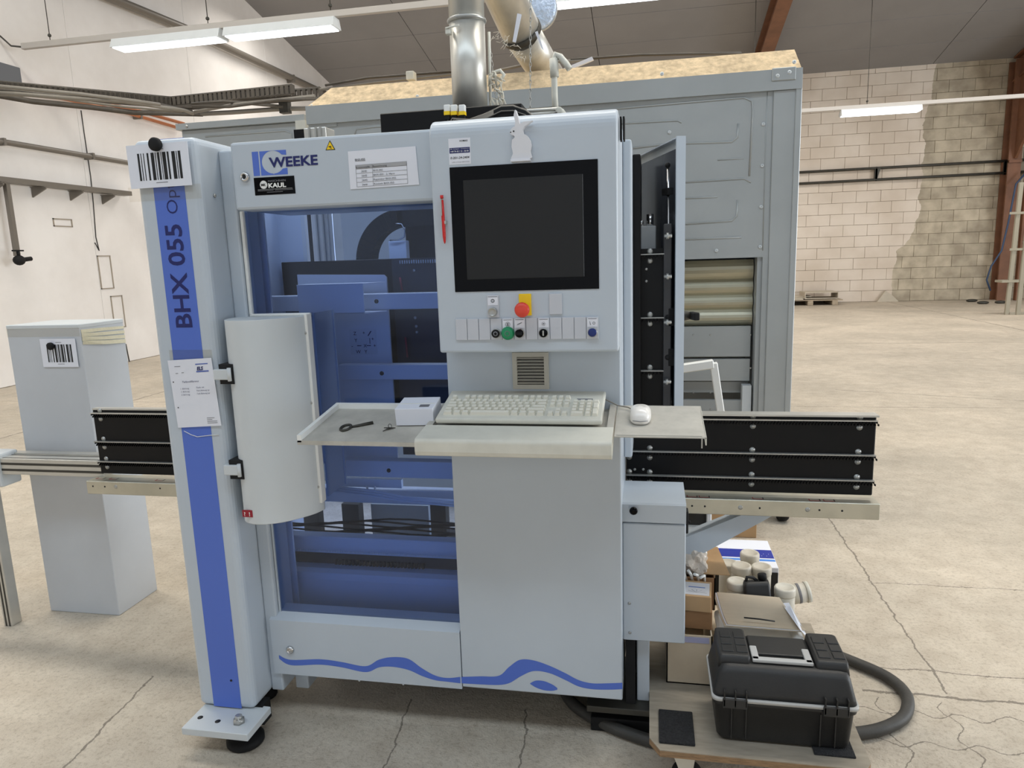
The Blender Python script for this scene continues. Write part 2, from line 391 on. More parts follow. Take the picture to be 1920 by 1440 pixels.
for x in (3.2, 5.95, 9.05):
    b = B(); b.box(x-.03, x+.03, 21.27, 21.36, 3.24, 3.6); b.poly([(x-.02, 21.27, 3.6), (x+.1, 21.27, 3.6), (x+.1, 21.27, 3.55), (x+.02, 21.27, 3.24), (x-.02, 21.27, 3.24)], (0, .02, 0)); b.build('bracket', DARKST, t)
b = B(); b.tube([P(u, v, y=20.7) for u, v in ((1925, 322), (1905, 345), (1890, 420), (1878, 470), (1858, 500), (1850, 525), (1857, 545))], .022, 6)
tag(b.build('cable_loop', mat('blue_cable', srgb(50, 70, 100), .5)), 'thin blue cable hanging beside the red-brown corner column', 'cable')
# scaffold / ladder at the right edge
t = thing('mobile_scaffold', tuple(P(1905, 595, z=0)), 'worn grey wooden trestle ladder at the far right edge', 'ladder')
WOODG = mat('weathered_wood', srgb(150, 143, 126), .7)
for u0, u1 in ((1887, 1924), (1908, 1945)):
    b = B(); p0 = P(u0, 590, z=0); p1 = P(u1-9, 342, y=p0.y); b.box(-.04, .04, -.03, .03, 0, (p1-p0).length, bev=.005, seg=1, M=Matrix.Translation(p0) @ Vector((0, 0, 1)).rotation_difference(p1-p0).to_matrix().to_4x4()); b.build('rail', WOODG, t)
yl = P(1887, 590, z=0).y
for v in (400, 468, 528, 588):
    b = B(); p = P(1878 if v == 528 else 1893, v, y=yl-.04); b.box(p.x, p.x+.75, yl-.05, yl-.03+(.3 if v == 528 else 0), p.z-.025, p.z+.025, bev=.004, seg=1); b.build('rung', WOODG, t)
# pallet with channels near the back wall
p = P(1510, 572, z=0)
t = thing('pallet', tuple(p+Vector((.1, 0, 0))), 'low wooden pallet standing against the foot of the back wall', 'pallet')
PW = mat('pallet_wood', srgb(176, 160, 138), .8, var=.3, vs=5)
x0, y0 = p.x-.6, p.y-.2
for i in range(3):
    b = B(); b.box(x0+i*.62, x0+i*.62+.14, y0, y0+1, 0, .12, bev=.01, seg=1); b.build('block', PW, t)
for i in range(5):
    b = B(); b.box(x0-.05, x0+1.5, y0+i*.21, y0+i*.21+.16, .125, .15); b.build('slat', PW, t)
DUCTW = mat('weathered_panel', srgb(196, 186, 168), .7, var=.1, vs=4)
b = B()
for a in (0, 1):
    b.box(x0+.55, x0+1.4, y0+.05, y0+.8, .17+a*.16, .19+a*.16)
b.box(x0+.55, x0+.57, y0+.05, y0+.8, .19, .33); b.box(x0+1.38, x0+1.4, y0+.05, y0+.8, .19, .33)
tag(b.build('box_section', DUCTW), 'hollow pale rectangular channel lying on the far pallet', 'channel')
for i, (dx, dz) in enumerate(((-.3, .155), (-.2, .185), (-.05, .215))):
    b = B(); b.box(x0+dx, x0+dx+.8, y0-.02+i*.12, y0+.5+i*.12, dz, dz+.025); tag(b.build('plank', DUCTW), ('lowest', 'middle', 'topmost')[i]+' of the three offcut boards stacked left on the far pallet', 'board', 'boards on the far pallet')
# small debris on the far floor
for i, (u, v) in enumerate(((1822, 566), (1843, 570), (1876, 569))):
    p = P(u, v, z=0); b = B(); b.sphere((p.x, p.y, .035), .12, sc=(1.2, .7, .35), seg=8)
    tag(b.build('rubble_lump', DARKST), ('left', 'middle', 'right')[i]+' one of three small dark lumps on the floor by the back wall', 'debris', 'dark lumps by the back wall')
p = P(1660, 565, z=0); b = B(); b.poly([(p.x-.25, 21.28, 0), (p.x+.3, 21.28, 0), (p.x+.12, 21.28, .18), (p.x-.05, 21.28, .3)], (0, .1, 0)); tag(b.build('broken_plaster', DUCTW), 'triangular piece of broken plaster leaning on the back wall', 'debris')
# ---- left wall services
def wallpipe(name, pts, r, m, label, x=-8.62, br=()):
    t = thing(name, tuple(P(*pts[0], x=x)), label, 'pipe')
    q = [P(*a, x=x) for a in pts]
    q.insert(0, q[0]-(q[1]-q[0]).normalized()*2.5)
    b = B(); b.tube(q, r, 8); b.build('tube', m, t)
    for u, v in br:
        c = P(u, v, x=x); b = B(); b.box(-8.745, x+r*1.1, c.y-.02, c.y+.02, c.z-r*1.2, c.z+r*1.2); b.build('clamp', PIPE, t)
wallpipe('wall_pipe', [(0, 265), (120, 285), (245, 306), (420, 335)], .04, PIPE, 'grey steel pipe along the white left wall below the cable tray', br=((172, 293), (5, 266)))
wallpipe('roof_pipe', [(212, -2), (345, 52), (560, 152), (610, 175)], .075, PIPE, 'grey pipe crossing high on the left wall behind the lamp', br=((547, 148),))
wallpipe('copper_pipe', [(130, 187), (240, 212), (345, 243)], .03, COPPER, 'lower of two thin copper pipes on the left wall', br=((263, 219),))
wallpipe('copper_pipe', [(140, 183), (250, 205), (345, 232)], .03, COPPER, 'upper of two thin copper pipes on the left wall')
wallpipe('ridge_pipe', [(478, -8), (560, 68), (625, 132), (660, 168)], .05, DARKST, 'dark pipe following the sloping top of the left wall')
# bracket rail
t = thing('bracket_rail', tuple(P(120, 345, x=-8.6)), 'grey perforated cable rail on triangular brackets on left wall', 'rail')
a, c = P(-5, 330, x=-8.55), P(246, 359, x=-8.55)
b = B(); b.poly([(-8.7, a.y-1, a.z), (-8.7, c.y, c.z), (-8.7, c.y, c.z-.07), (-8.7, a.y-1, a.z-.07)], (.16, 0, 0)); b.build('channel', PIPE, t)
for u, v in ((5, 342), (85, 350), (155, 357), (214, 365)):
    c = P(u, v, x=-8.5); b = B(); b.poly([(-8.74, c.y, c.z-.14), (-8.74, c.y, c.z+.0), (-8.5, c.y, c.z+.0), (-8.5, c.y, c.z-.03)], (0, .02, 0)); b.box(-8.74, -8.5, c.y-.02, c.y+.06, c.z-.005, c.z+.005); b.build('bracket', PIPE, t)
a, c = P(12, 345, x=-8.6), P(31, 480, x=-8.6)
b = B(); b.box(-8.62, -8.56, c.y-.03, c.y+.03, c.z, a.z); tag(b.build('drop_conduit', PIPE), 'vertical grey conduit dropping from the bracket rail to socket', 'conduit')
t = thing('wall_tap', tuple(P(36, 488, x=-8.5)), 'small black valve fitting at the end of the conduit', 'valve')
c = P(36, 488, x=-8.5)
b = B(); b.sphere(c, .07, sc=(1, 1.2, 1)); b.build('body', MATTE, t)
b = B(); b.cyl(c, c+Vector((.02, .18, .02)), .03, 8); b.build('spout', MATTE, t)
b = B(); b.cyl(c+Vector((0, 0, .06)), c+Vector((0, 0, .13)), .02, 8); b.box(c.x-.02, c.x+.02, c.y-.08, c.y+.08, c.z+.12, c.z+.14); b.build('handle', MATTE, t)
b = B(); c = P(-10, 152, x=-8.4); d = P(38, 127, x=-8.4); b.box(-8.5, -8.4, c.y-.6, d.y, c.z-.02, d.z, bev=.01)
tag(b.build('junction_panel', mat('dark_panel', srgb(96, 98, 102), .5)), 'dark grey rectangular panel high on the left wall edge', 'panel')
# faint cement patches and cracks on the left wall
for i, (u0, v0, u1, v1) in enumerate(((183, 480, 214, 540), (208, 556, 236, 612), (100, 410, 136, 425))):
    a, c = P(u0, v0, x=-8.74), P(u1, v1, x=-8.74); b = B()
    for (y0, z0, y1, z1) in ((a.y, a.z, a.y, c.z), (c.y, a.z, c.y, c.z), (a.y, a.z, c.y, a.z), (a.y, c.z, c.y, c.z)):
        b.box(-8.752, -8.738, min(y0, y1)-.008, max(y0, y1)+.008, min(z0, z1)-.008, max(z0, z1)+.008)
    b.build('plaster_seam', JOINT, wl)
b = B(); b.tube([P(u, v, x=-8.742) for u, v in ((152, 207), (158, 250), (170, 330), (175, 380), (180, 445), (186, 470), (178, 455))], .008, 5); b.build('crack', DARKST, wl)
b = B(); b.tube([P(u, v, x=-8.742) for u, v in ((236, 645), (240, 665), (243, 680))], .01, 5); b.build('crack', DARKST, wl)
# ---- suspended cable tray
def ptsz(l, z): return [P(u, v, z=z) for u, v in l]
t = thing('cable_tray', tuple(P(300, 190, z=3.7)), 'long sagging perforated steel cable tray hung in front of left wall', 'cable tray')
def perf(pa, pb, h, n, m, par, wd=.06):
    b = B(); d = (pb-pa)
    pa2, pb2 = pa+Vector((0, 0, -h)), pb+Vector((0, 0, -h))
    for q0, q1 in ((pa, pb), (pa2, pb2)): b.tube([q0, q1], h*.16, 5)
    for i in range(n+1):
        q = pa+d*(i/n); b.box(q.x-.022, q.x+.022, q.y-.022, q.y+.022, q.z-h, q.z)
    return tag(b.build('perforated_side', m, par), kind='stuff')
TA = P(-40, 150, z=3.72); TB = P(352, 186, z=3.72); TC = P(600, 165, z=3.72)
perf(TA, TB, .12, 42, TRAYST, t); perf(TB, TC, .12, 26, TRAYST, t)
off = Vector((.25, .25, 0))
perf(TA-off*.9, TB-off*.6, .1, 42, TRAYST, t); perf(TB-off*.6, TC-off, .1, 26, TRAYST, t)
b = B()
for q0, q1 in ((TA, TB), (TB, TC)):
    for i in range(17):
        q = q0+(q1-q0)*((i+.5)/17)+Vector((0, 0, -.12)); b.poly([q-off*.8+Vector((-.06, 0, 0)), q-off*.8+Vector((.06, 0, 0)), q+Vector((.06, 0, 0)), q+Vector((-.06, 0, 0))], (0, 0, .01))
tag(b.build('tray_rungs', TRAYST, t), kind='stuff')
for i, (pts, r, m) in enumerate((
    ([(-20, 172), (120, 183), (230, 190), (345, 207), (362, 213)], .022, CABLE), ([(-20, 166), (100, 178), (200, 182), (300, 196), (360, 209)], .018, TRAYST),
    ([(-20, 176), (60, 190), (170, 201), (250, 211), (380, 214)], .035, TRAYST), ([(-20, 160), (150, 176), (260, 190), (300, 196)], .02, CABLE),
    ([(365, 210), (440, 196), (500, 190), (590, 180)], .02, CABLE), ([(370, 214), (430, 211), (530, 204), (600, 203)], .028, CABLE), ([(360, 200), (430, 200), (520, 188), (600, 185)], .018, TRAYST),
    ([(0, 178), (90, 180), (150, 190), (230, 200), (340, 210)], .014, CABLE), ([(360, 195), (420, 190), (480, 195), (530, 200)], .02, TRAYST))):
    b = B(); b.tube([P(u, v, z=3.45+.03*(i % 3)) for u, v in pts], r, 6)
    tag(b.build('conduit' if r > .026 else 'loose_cable', m), ['grey cable sagging below the tray, its far end at the corner', 'dark cable lying just under the tray side', 'thick conduit lowest under the left tray run', 'pale cable close against the tray bottom', 'grey cable leaving the tray corner rightwards', 'pale conduit lowest under the right tray run', 'dark cable along the right tray run', 'thinnest cable weaving below the left tray run', 'dark short cable drooping right of the tray corner'][i], 'cable')
b = B(); p = P(535, 205, z=3.5); b.box(p.x-.06, p.x+.06, p.y-.05, p.y+.05, p.z-.05, p.z+.25); tag(b.build('tray_clamp', DARKST), 'dark clamp hanging under the right run of the tray', 'clamp')
# ---- suspended strip lights
def striplight(name, x0, x1, y, z, lamps, label, hooks=(), dz=0):
    t = thing(name, ((x0+x1)/2, y, z), label, 'lamp')
    b = B(); b.box(x0, x1, y-.03, y+.03, z-.035, z+.045, bev=.006, seg=1); b.build('support_rail', mat('lamp_rail', srgb(176, 171, 165), .5), t)
    for a, c in lamps:
        b = B(); hw = .13
        b.poly([(a, y-hw, z-.155), (a, y-hw+.05, z-.04), (a, y+hw-.05, z-.04), (a, y+hw, z-.155)], (c-a, 0, 0), PAINT2)
        hs = b.build('lamp_housing', PAINT2, t)
        b = B(); b.box(a+.03, c-.03, y-hw+.015, y+hw-.015, z-.166, z-.156); b.build('diffuser', TUBE, hs)
    for x in hooks:
        b = B(); b.cyl((x, y, z+.05), (x, y, roofz(y)), .006, 5); b.sphere((x, y, z+.11), .025, seg=6); b.build('hanger', DARKST, t)
striplight('strip_light', -8.45, 5.2, 9, 4.6, ((-7.0, -5.42), (-5.36, -3.85), (-1.15, .45), (.5, 2.1)), 'long suspended fluorescent strip light crossing above the machine', (-8.0, -5.62, -3.92, -1.6, 2))
striplight('strip_light', 1.5, 9.6, 17, 4.43, ((3.98, 5.55),), 'far fluorescent strip light in front of the back block wall', (2.2, 4.5, 8))
b = B(); b.tube([(-8.45, 9, 4.6), (-8.6, 8.97, 4.62), (-8.7, 8.9, 4.75), (-8.72, 8.8, 4.95)], .012, 6); tag(b.build('feed_cable', DARKST), 'thin dark feed cable at the left end of the strip light', 'cable')
# ------------------------------------------------------------------ dust enclosure
E = 4.2
def PE(u, v): return P(u, v, y=E)
tr, tl = PE(1500, 130), PE(578, 190)
X1, X0, ZT = tr.x, tl.x, tr.z
t = enc = thing('extraction_enclosure', ((X0+X1)/2, E+.6, 0), 'large grey sheet-metal dust extraction housing behind the machine', 'enclosure')
zo = PE(1430, 482).z
xo0, xo1 = PE(1150, 480).x, PE(1430, 480).x
fr = B()
fr.box(X0, X1, E, E+1.2, zo, ZT)                       # upper body
fr.box(X0, xo0, E, E+1.2, .1, zo); fr.box(xo1, X1, E, E+1.2, .1, zo); fr.box(xo0, xo1, E+.5, E+1.2, .1, zo, m=None)
body = fr.build('housing', ENC, t)
b = B(); zt2 = PE(1480, 90).z
zt2 += .02
b.loft([[(X0-.005, E-.02, ZT), (X0+.1, E+.12, zt2), (X0+.1, E+1.1, zt2), (X0-.005, E+1.22, ZT)], [(X1+.005, E-.02, ZT), (X1-.01, E+.12, zt2), (X1-.01, E+1.1, zt2), (X1+.005, E+1.22, ZT)]], DUST, sm=False)
b.build('dusty_roof', DUST, t)
b = B(); b.box(X0-.01, X1+.01, E-.025, E, ZT-.1, ZT+.004); b.build('top_edge_rail', ENC, t)
for u in (1470,):
    b = B(); q = PE(1468, 140); b.box(q.x-.06, q.x+.06, E-.032, E-.025, q.z-.035, q.z+.03, bev=.003, seg=1); b.build('corner_plate', ENC, t)
q = PE(608, 222); b = B(); b.box(q.x-.1, q.x+.08, E-.01, E, q.z-.05, q.z+.02); b.build('corner_plate', ENC, t)
b = B(); b.box(X1-.13, X1, E-.012, E, .12, ZT-.1, bev=.003, seg=1); b.build('corner_post', ENC, t)
b = B(); b.box(X1-.02, X1+.012, E-.02, E+.1, .12, ZT-.02, bev=.003, seg=1); b.build('corner_post', ENC, t)
# embossed ribs of the upper sheet
def rib(pts, r=.008, name='embossed_rib'):
    b = B(); b.tube([PE(u, v)+Vector((0, 0, 0)) for u, v in pts], r, 6); b.build(name, ENC, t)
rib([(1110, 208), (1395, 183), (1410, 190), (1411, 210), (1405, 330)], .006); rib([(1110, 235), (1270, 226), (1278, 230)], .005)
rib([(1185, 278), (1250, 270), (1372, 266), (1382, 258), (1384, 232)], .006); rib([(1285, 342), (1395, 335), (1408, 342)], .005)
rib([(1285, 372), (1345, 369)], .005); rib([(1285, 420), (1372, 414), (1381, 405), (1383, 375)], .006); rib([(1285, 449), (1390, 445)], .005); rib([(1345, 300), (1395, 297)], .004)
rib([(662, 262), (668, 242), (700, 238), (760, 234)], .006)
rib([(1050, 172), (1330, 148), (1450, 135)], .004); rib([(1440, 135), (1434, 300), (1430, 470)], .003)
for u, v in ((1432, 160), (1431, 233), (1429, 311), (1427, 388), (1425, 463), (1256, 176), (1255, 248), (1343, 470), (1241, 141), (1487, 119), (1478, 138), (1456, 145), (783, 181), (585, 199), (610, 217)):
    c = PE(u, v); screw(t, (c.x, E-.001 if v > 145 else E-.03, c.z), .0105, PAINT2, name='rivet')
# roller shutter slats in the opening
zs = [PE(1300, v).z for v in (490, 527, 557, 585, 615)]
for i in range(len(zs)-1):
    b = B(); z1, z0 = zs[i], zs[i+1]; prof = []
    for k in range(7):
        a = k/6; prof.append((xo0, E+.14-.025*math.sin(math.pi*a), z1+(z0-z1)*a))
    prof += [(xo0, E+.2, z0), (xo0, E+.2, z1)]
    b.poly(prof, (xo1-.03-xo0, 0, 0)); b.build('shutter_slat', ROLLM, t)
for v0, v1, yy_ in ((616, 674, .1), (678, 720, .1), (724, 746, .16), (756, 800, .1)):
    b = B(); b.box(xo0, PE(1412, 640).x, E+yy_, E+yy_+.03, PE(1300, v1).z, PE(1300, v0).z, bev=.002, seg=1); ln = b.build('lining_board', ENC, t)
    for u in (1300, 1332, 1407):
        c = P(u, v0+12, y=E+yy_); b2 = B(); b2.lathe((c.x, E+yy_, c.z), [(.006, 0), (.005, .004)], 8, axis='y'); b2.build('screw', STEEL, ln)
b = B(); q = PE(1412, 700); b.box(q.x-.05, q.x, E+.05, E+.12, .1, PE(1400, 726).z); b.build('inner_post', PAINT2, t)
b = B(); b.box(xo1-.025, xo1, E+.02, E+.45, .1, zo); b.build('jamb', ENC, t)
# lever arm
a0, a1, a2 = P(1283, 690, y=E-.25), P(1338, 682, y=E-.25), P(1352, 778, y=E-.25)
a3 = a2+(a2-a1)*1.6
t2 = thing('lever_arm', (a1.x, E-.25, 0), 'white square-tube bent lever arm in front of the shutter opening', 'arm')
def sqbar(p0, p1, r, m, name, par, r2=None):
    b = B(); d = p1-p0; b.box(-r, r, -(r2 or r), (r2 or r), 0, d.length, bev=r*.2, seg=1, M=Matrix.Translation(p0) @ Vector((0, 0, 1)).rotation_difference(d).to_matrix().to_4x4()); return b.build(name, m, par)
sqbar(a0-(a1-a0)*2.5, a1, .024, WHITE, 'upper_bar', t2); a3.z = .0; sqbar(a1-(a2-a1)*.02, a1+(a2-a1)*(a1.z/(a1.z-a2.z)), .02, WHITE, 'upright_bar', t2)
# caster below the housing
c = P(1466, 975, z=0); cy = c.y
t3 = thing('caster_wheel', (c.x, cy, 0), 'dark swivel caster wheel under the housing corner behind the rail', 'wheel')
b = B(); b.lathe((c.x-.03, cy, .075), [(.02, 0), (.065, .0), (.075, .012), (.075, .048), (.065, .06), (.02, .06)], 24, axis='x'); b.build('tyre', MATTE, t3)
b = B(); b.lathe((c.x-.034, cy, .075), [(.005, 0), (.04, 0), (.04, .068), (.005, .068)], 16, axis='x'); b.build('hub', PAINT2, t3)
b = B(); b.box(c.x-.045, c.x-.038, cy-.03, cy+.03, .075, .17); b.box(c.x+.038, c.x+.045, cy-.03, cy+.03, .075, .17); b.box(c.x-.045, c.x+.045, cy-.05, cy+.05, .165, .175); b.build('fork', PAINT2, t3)
# lower second housing to the left
a, c = P(340, 245, y=4.6), P(575, 235, y=4.6)
t = thing('filter_housing', ((a.x+c.x)/2, 5.1, 0), 'lower grey filter housing left of the large extraction housing', 'enclosure')
b = B(); b.box(a.x, c.x+.2, 4.6, 5.5, 0, a.z, bev=.005, seg=1); b.build('body', ENC, t)
b = B(); q = P(345, 233, y=4.6); b.box(a.x-.02, c.x, 4.57, 5.5, a.z, q.z); b.build('lid_rim', ENC, t)
b = B(); b.tube([P(u, v, y=4.6) for u, v in ((385, 256), (535, 245), (546, 250), (550, 275))], .006, 6); b.build('embossed_rib', ENC, t)
b = B(); p = P(566, 238, y=4.56); b.box(p.x-.04, p.x+.03, 4.55, 4.6, p.z-.06, p.z+.04); b.build('white_plate', DUSTY, t)
screw(t, P(350, 237, y=4.57), .01, name='rivet')
# ------------------------------------------------------------------ extraction ducts
def DU(u, v, y=2.85): return P(u, v, y=y)
t = thing('extraction_duct', (-.69, 2.85, 2.0), 'upright galvanised extraction duct rising behind the console', 'duct')
cx = (DU(860, 205).x+DU(917, 205).x)/2; rr = (DU(914, 150).x-DU(850, 150).x)/2
rr = .068; cx = -.69
b = B(); b.cyl((cx, 2.85, 2.11), (cx, 2.85, 2.44), rr, 32); b.build('lower_pipe', GALV, t)
b = B(); b.cyl((cx, 2.85, 2.45), (cx, 2.85, 3.4), rr, 32); b.build('upper_pipe', GALV, t)
b = B(); b.lathe((cx, 2.85, 2.435), [(rr, 0), (rr+.006, .003), (rr+.008, .008), (rr+.006, .013), (rr, .016)], 32); b.build('clamp_ring', STEEL, t)
p = P(838, 58, y=2.78); b = B(); b.box(p.x-.006, p.x+.014, 2.775, 2.80, p.z-.012, p.z+.012, bev=.003); b.cyl((p.x-.004, 2.775, p.z+.008), (p.x+.05, 2.77, p.z+.014), .0035, 8); b.build('clamp_lever', DUSTY, t)
t = thing('branch_duct', (-.6, 3.3, 2.3), 'slanting galvanised duct running down behind the upright duct', 'duct')
q0, q1, q2 = P(935, -35, y=4.0), P(978, 62, y=4.25), P(1026, 140, y=4.75)
d = (q1-q0)
b = B(); b.cyl(q0-d*2, q1, .11, 28); b.build('upper_pipe', GALV, t)
b = B(); b.cyl(q1, q2+(q2-q1)*.15, .104, 28, r1=.1); b.build('lower_pipe', GALV, t)
b = B(); dn = d.normalized(); b.cyl(q1-dn*.02, q1+dn*.01, .117, 28); b.build('clamp_ring', DARKST, t)
b = B(); b.poly([P(u, v, y=3.9) for u, v in ((970, 25), (978, 27), (967, 80), (961, 78))], (0, .003, 0)); b.build('torn_tape', PAPER, t)
b = B(); b.poly([P(u, v, y=4.0) for u, v in ((1003, 60), (1008, 58), (1020, 95), (1015, 90))], (0, .003, 0)); b.build('torn_tape', PAPER, t)
t = thing('foil_disc', tuple(P(1010, 20, y=3.9)), 'round crinkled silver insulation cap hanging near the duct', 'cap')
c = P(1004, 14, y=4.6); FOIL = mat('crinkled_foil', srgb(190, 205, 226), .35, .5, bump=1.6, bs=38)
b = B(); b.lathe((c.x, c.y, c.z), [(.002, .0), (.118, .005), (.125, -.004), (.125, -.03), (.02, -.03)], 32, axis='y'); b.build('face', FOIL, t)
b = B(); b.lathe((c.x, c.y+.03, c.z), [(.127, 0), (.127, -.03), (.05, -.03)], 32, axis='y'); b.build('back_rim', STEEL, t)
# chains
def chain(name, u0, v0, u1, v1, y, label):
    p0, p1 = P(u0, v0, y=y), P(u1, v1, y=y); n = int((p0-p1).length/.016); b = B(); d = (p1-p0)/n
    for i in range(n):
        c = p0+d*i; a = Vector((1, 0, 0)) if i % 2 else Vector((0, 1, 0)); pts = []
        for k in range(9):
            an = 2*math.pi*k/8; pts.append(c+a*math.cos(an)*.004+d.normalized()*math.sin(an)*.011)
        b.tube(pts, .0014, 4)
    tag(b.build(name, STEEL), label, 'chain', kind=None)
chain('hanging_chain', 995, -40, 994, 212, 2.95, 'thin steel chain hanging down to the black cables right of duct')
chain('hanging_chain', 920, 95, 932, 205, 2.9, 'thin steel chain close against the right side of the duct')
# dusty upright pipe and bracket rail on top of machine
t = thing('air_line', tuple(P(1050, 215, y=2.9)), 'dusty white upright air pipe with hooked top behind the console', 'pipe')
b = B(); b.tube([P(u, v, y=2.9) for u, v in ((1042, 215), (1040, 180), (1039, 140), (1039, 112), (1042, 102), (1050, 106), (1062, 120), (1068, 130))], .012, 10); b.build('tube', DUSTY, t)
b = B(); b.cyl(P(1040, 145, y=2.9), P(1038, 110, y=2.9), .017, 10); b.build('sleeve', DUSTY, t)
t = thing('rear_bracket', tuple(P(990, 218, y=2.75)), 'horizontal aluminium profile with pipe clamps behind the console top', 'bracket')
for v in (206, 213, 220): b = B(); b.cyl(P(940, v+5, y=2.75), P(1050, v-2, y=2.75), .007, 8); b.build('rod', ALUC, t)
for u, v in ((936, 221), (1050, 210)):
    b = B(); c = P(u, v, y=2.72); b.lathe(c, [(.006, .03), (.013, .03), (.013, -.02), (.017, -.02), (.017, -.05)], 14, axis='y'); b.build('pipe_clamp', DUSTY, t)
b = B(); b.tube([P(u, v, y=2.88) for u, v in ((917, 60), (918, 120), (920, 205))], .006, 6); tag(b.build('thin_conduit', DUSTY), 'thin pale conduit touching the right edge of the duct', 'conduit')
b = B(); b.tube([P(u, v, y=2.86) for u, v in ((924, 145), (928, 135), (938, 132), (945, 140), (940, 150))], .007, 8); tag(b.build('hook_pipe', DUSTY), 'dusty hooked pipe end above the housing roof edge', 'pipe')
b = B()
for i in range(26):
    a = Vector(P(random.uniform(918, 940), random.uniform(130, 195), y=2.84)); b.tube([a, a+Vector((random.uniform(-.02, .02), 0, random.uniform(-.03, .0))), a+Vector((random.uniform(-.02, .03), .01, random.uniform(-.06, -.02)))], random.uniform(.002, .005), 4)
tag(b.build('dust_cobweb', mat('cobweb', srgb(222, 214, 196), .9)), 'dust-laden cobweb clump hanging beside the duct', 'cobweb', kind='stuff')
b = B()
for i in range(40):
    k = random.random(); a = Vector(P(925+k*60+random.uniform(-6, 6), 60+k*44+random.uniform(-6, 10), y=4.05)); b.tube([a, a+Vector((random.uniform(-.03, .03), 0, random.uniform(-.03, .02)))], .0018, 4)
tag(b.build('dust_cobweb', mat('cobweb2', srgb(214, 206, 190), .9)), 'grey cobweb strands below the slanting duct', 'cobweb', kind='stuff')
# black rear box of the machine, sensor plugs and cables are machine parts below
# pipes lying on the housing roof
t = thing('roof_conduit', tuple(P(760, 145, y=E+.3)), 'thin dusty conduits lying along the extraction housing roof', 'conduit')
for i, pts in enumerate((((600, 168), (700, 155), (860, 138)), ((610, 160), (690, 146), (860, 133)), ((930, 133), (1000, 118), (1110, 112)), ((1070, 112), (1200, 103), (1390, 99)))):
    b = B(); b.tube([P(u, v, y=E+.3) for u, v in pts], .008, 6); b.build('tube', TRAYST if i % 2 else CABLE, t)
b = B(); p = P(773, 143, y=E+.25); b.box(p.x-.025, p.x+.025, E+.2, E+.26, p.z-.03, p.z+.02, bev=.005); b.build('box_bracket', DUSTY, t)
b = B(); b.poly([P(u, v, y=E+.2) for u, v in ((1050, 131), (1110, 106), (1113, 112), (1060, 134))], (0, .02, 0)); tag(b.build('offcut_strip', PAPER), 'pale offcut strip lying on the dusty housing roof', 'offcut')
# ------------------------------------------------------------------ the drilling machine
MC = thing('drilling_machine', (-.6, 2.3, 0), 'light grey and blue vertical CNC drilling machine in the centre', 'machine')
YC = 1.93
# --- column
b = B(); b.box(-1.492, -1.285, YC, 2.2, .095, 1.922, bev=.022, seg=4); col = b.build('column', PAINT, MC)
b = B(); b.box(-1.435, -1.333, YC-.0008, YC+.0005, .1, 1.9); b.box(-1.435, -1.333, YC+.02, 2.1, 1.9215, 1.9228); b.build('blue_stripe', BLUE, col)
b = B(); textmesh(b, 'BHX 055', .056, (-1.358, YC-.0012, 1.372), (0, 0, 1), (-1, 0, 0), NAVY, bold=.018, width=.305)
b.build('model_lettering', None, col)
b = B(); textmesh(b, 'Opt', .038, (-1.362, YC-.0012, 1.708), (0, 0, 1), (-1, 0, 0), NAVY, bold=-.008, width=.088); b.build('type_lettering', None, col)
b = B(); b.box(-1.478, -1.245, 1.815, 1.96, .07, .095, bev=.002, seg=1); fp = b.build('foot_plate', PAINT2, MC)
for x, y in ((-1.448, 1.872), (-1.378, 1.862)):
    b = B(); b.lathe((x, y, .0951), [(.0001, 0), (.009, 0), (.009, .0006), (.0001, .0006)], 14); b.build('bolt_hole', INK, fp)
b = B(); b.lathe((-1.305, 1.868, .095), [(.019, 0), (.019, .012), (.012, .014), (.012, .022), (.006, .022), (.005, .012)], 6); b.lathe((-1.305, 1.868, .095), [(.012, .012), (.011, .024), (.006, .024)], 14); b.build('nut', STEEL, fp)
b = B(); b.lathe((-1.31, 1.90, 0), [(.055, 0), (.06, .006), (.06, .02), (.05, .026), (.012, .03), (.012, .07)], 28); b.build('levelling_foot', MATTE, MC)
b = B(); b.box(-1.3, -1.27, 1.95, 2.0, .03, .1); b.build('cable_entry', MATTE, MC)
for x, y in ((-1.39, 2.15), (-.95, 2.5), (-.7, 2.4), (-.15, 2.3)):
    b = B(); b.lathe((x, y, 0), [(.05, 0), (.05, .02), (.015, .03), (.015, .14)], 16); b.build('levelling_foot', MATTE, MC)
screw(col, (-1.36, YC-.001, .2), .004, INK)
screw(col, (-1.284, 2.0, 1.76), .006, STEEL, axis='x')
# sheet wall between column and window
b = B(); b.box(-1.285, -1.24, 2.04, 2.16, .1, 1.895, bev=.006); b.build('side_sheet', PAINT, MC)
# --- upper fascia
b = B(); b.box(-1.207, -.585, 1.98, 2.3, 1.712, 1.905, bev=.008, seg=2); fa = b.build('upper_fascia', PAINT, MC)
YFa = 1.98
b = B(); b.lathe((-1.166, YFa, 1.806), [(.015, 0), (.015, .004), (.012, .009), (.008, .010), (.007, .006)], 20, axis='y'); lk = b.build('cam_lock', CHROME, fa)
b = B(); b.box(-1.169, -1.163, YFa-.0105, YFa-.006, 1.8, 1.812); b.build('key_slot', INK, fa)
b = B()
lx0, lx1, lz0, lz1 = -1.138, -1.030, 1.807, 1.875
b.box(lx0, lx0+.02, YFa-.0006, YFa, lz0, lz1, m=BLUE)
ccx, ccz, cr_ = lx0+.065, lz0+.036, .032
pts = []
for k in range(25):
    a = math.pi/2+math.pi*.98*k/24; pts.append((ccx+cr_*1.12*math.cos(a), ccz+cr_*math.sin(a)))
poly = [(lx0+.024, lz1), (ccx, lz1)] + pts + [(ccx, lz0), (lx0+.024, lz0)]
b.poly([(x, YFa-.0006, z) for x, z in poly], (0, .0006, 0), BLUE)
pr = []
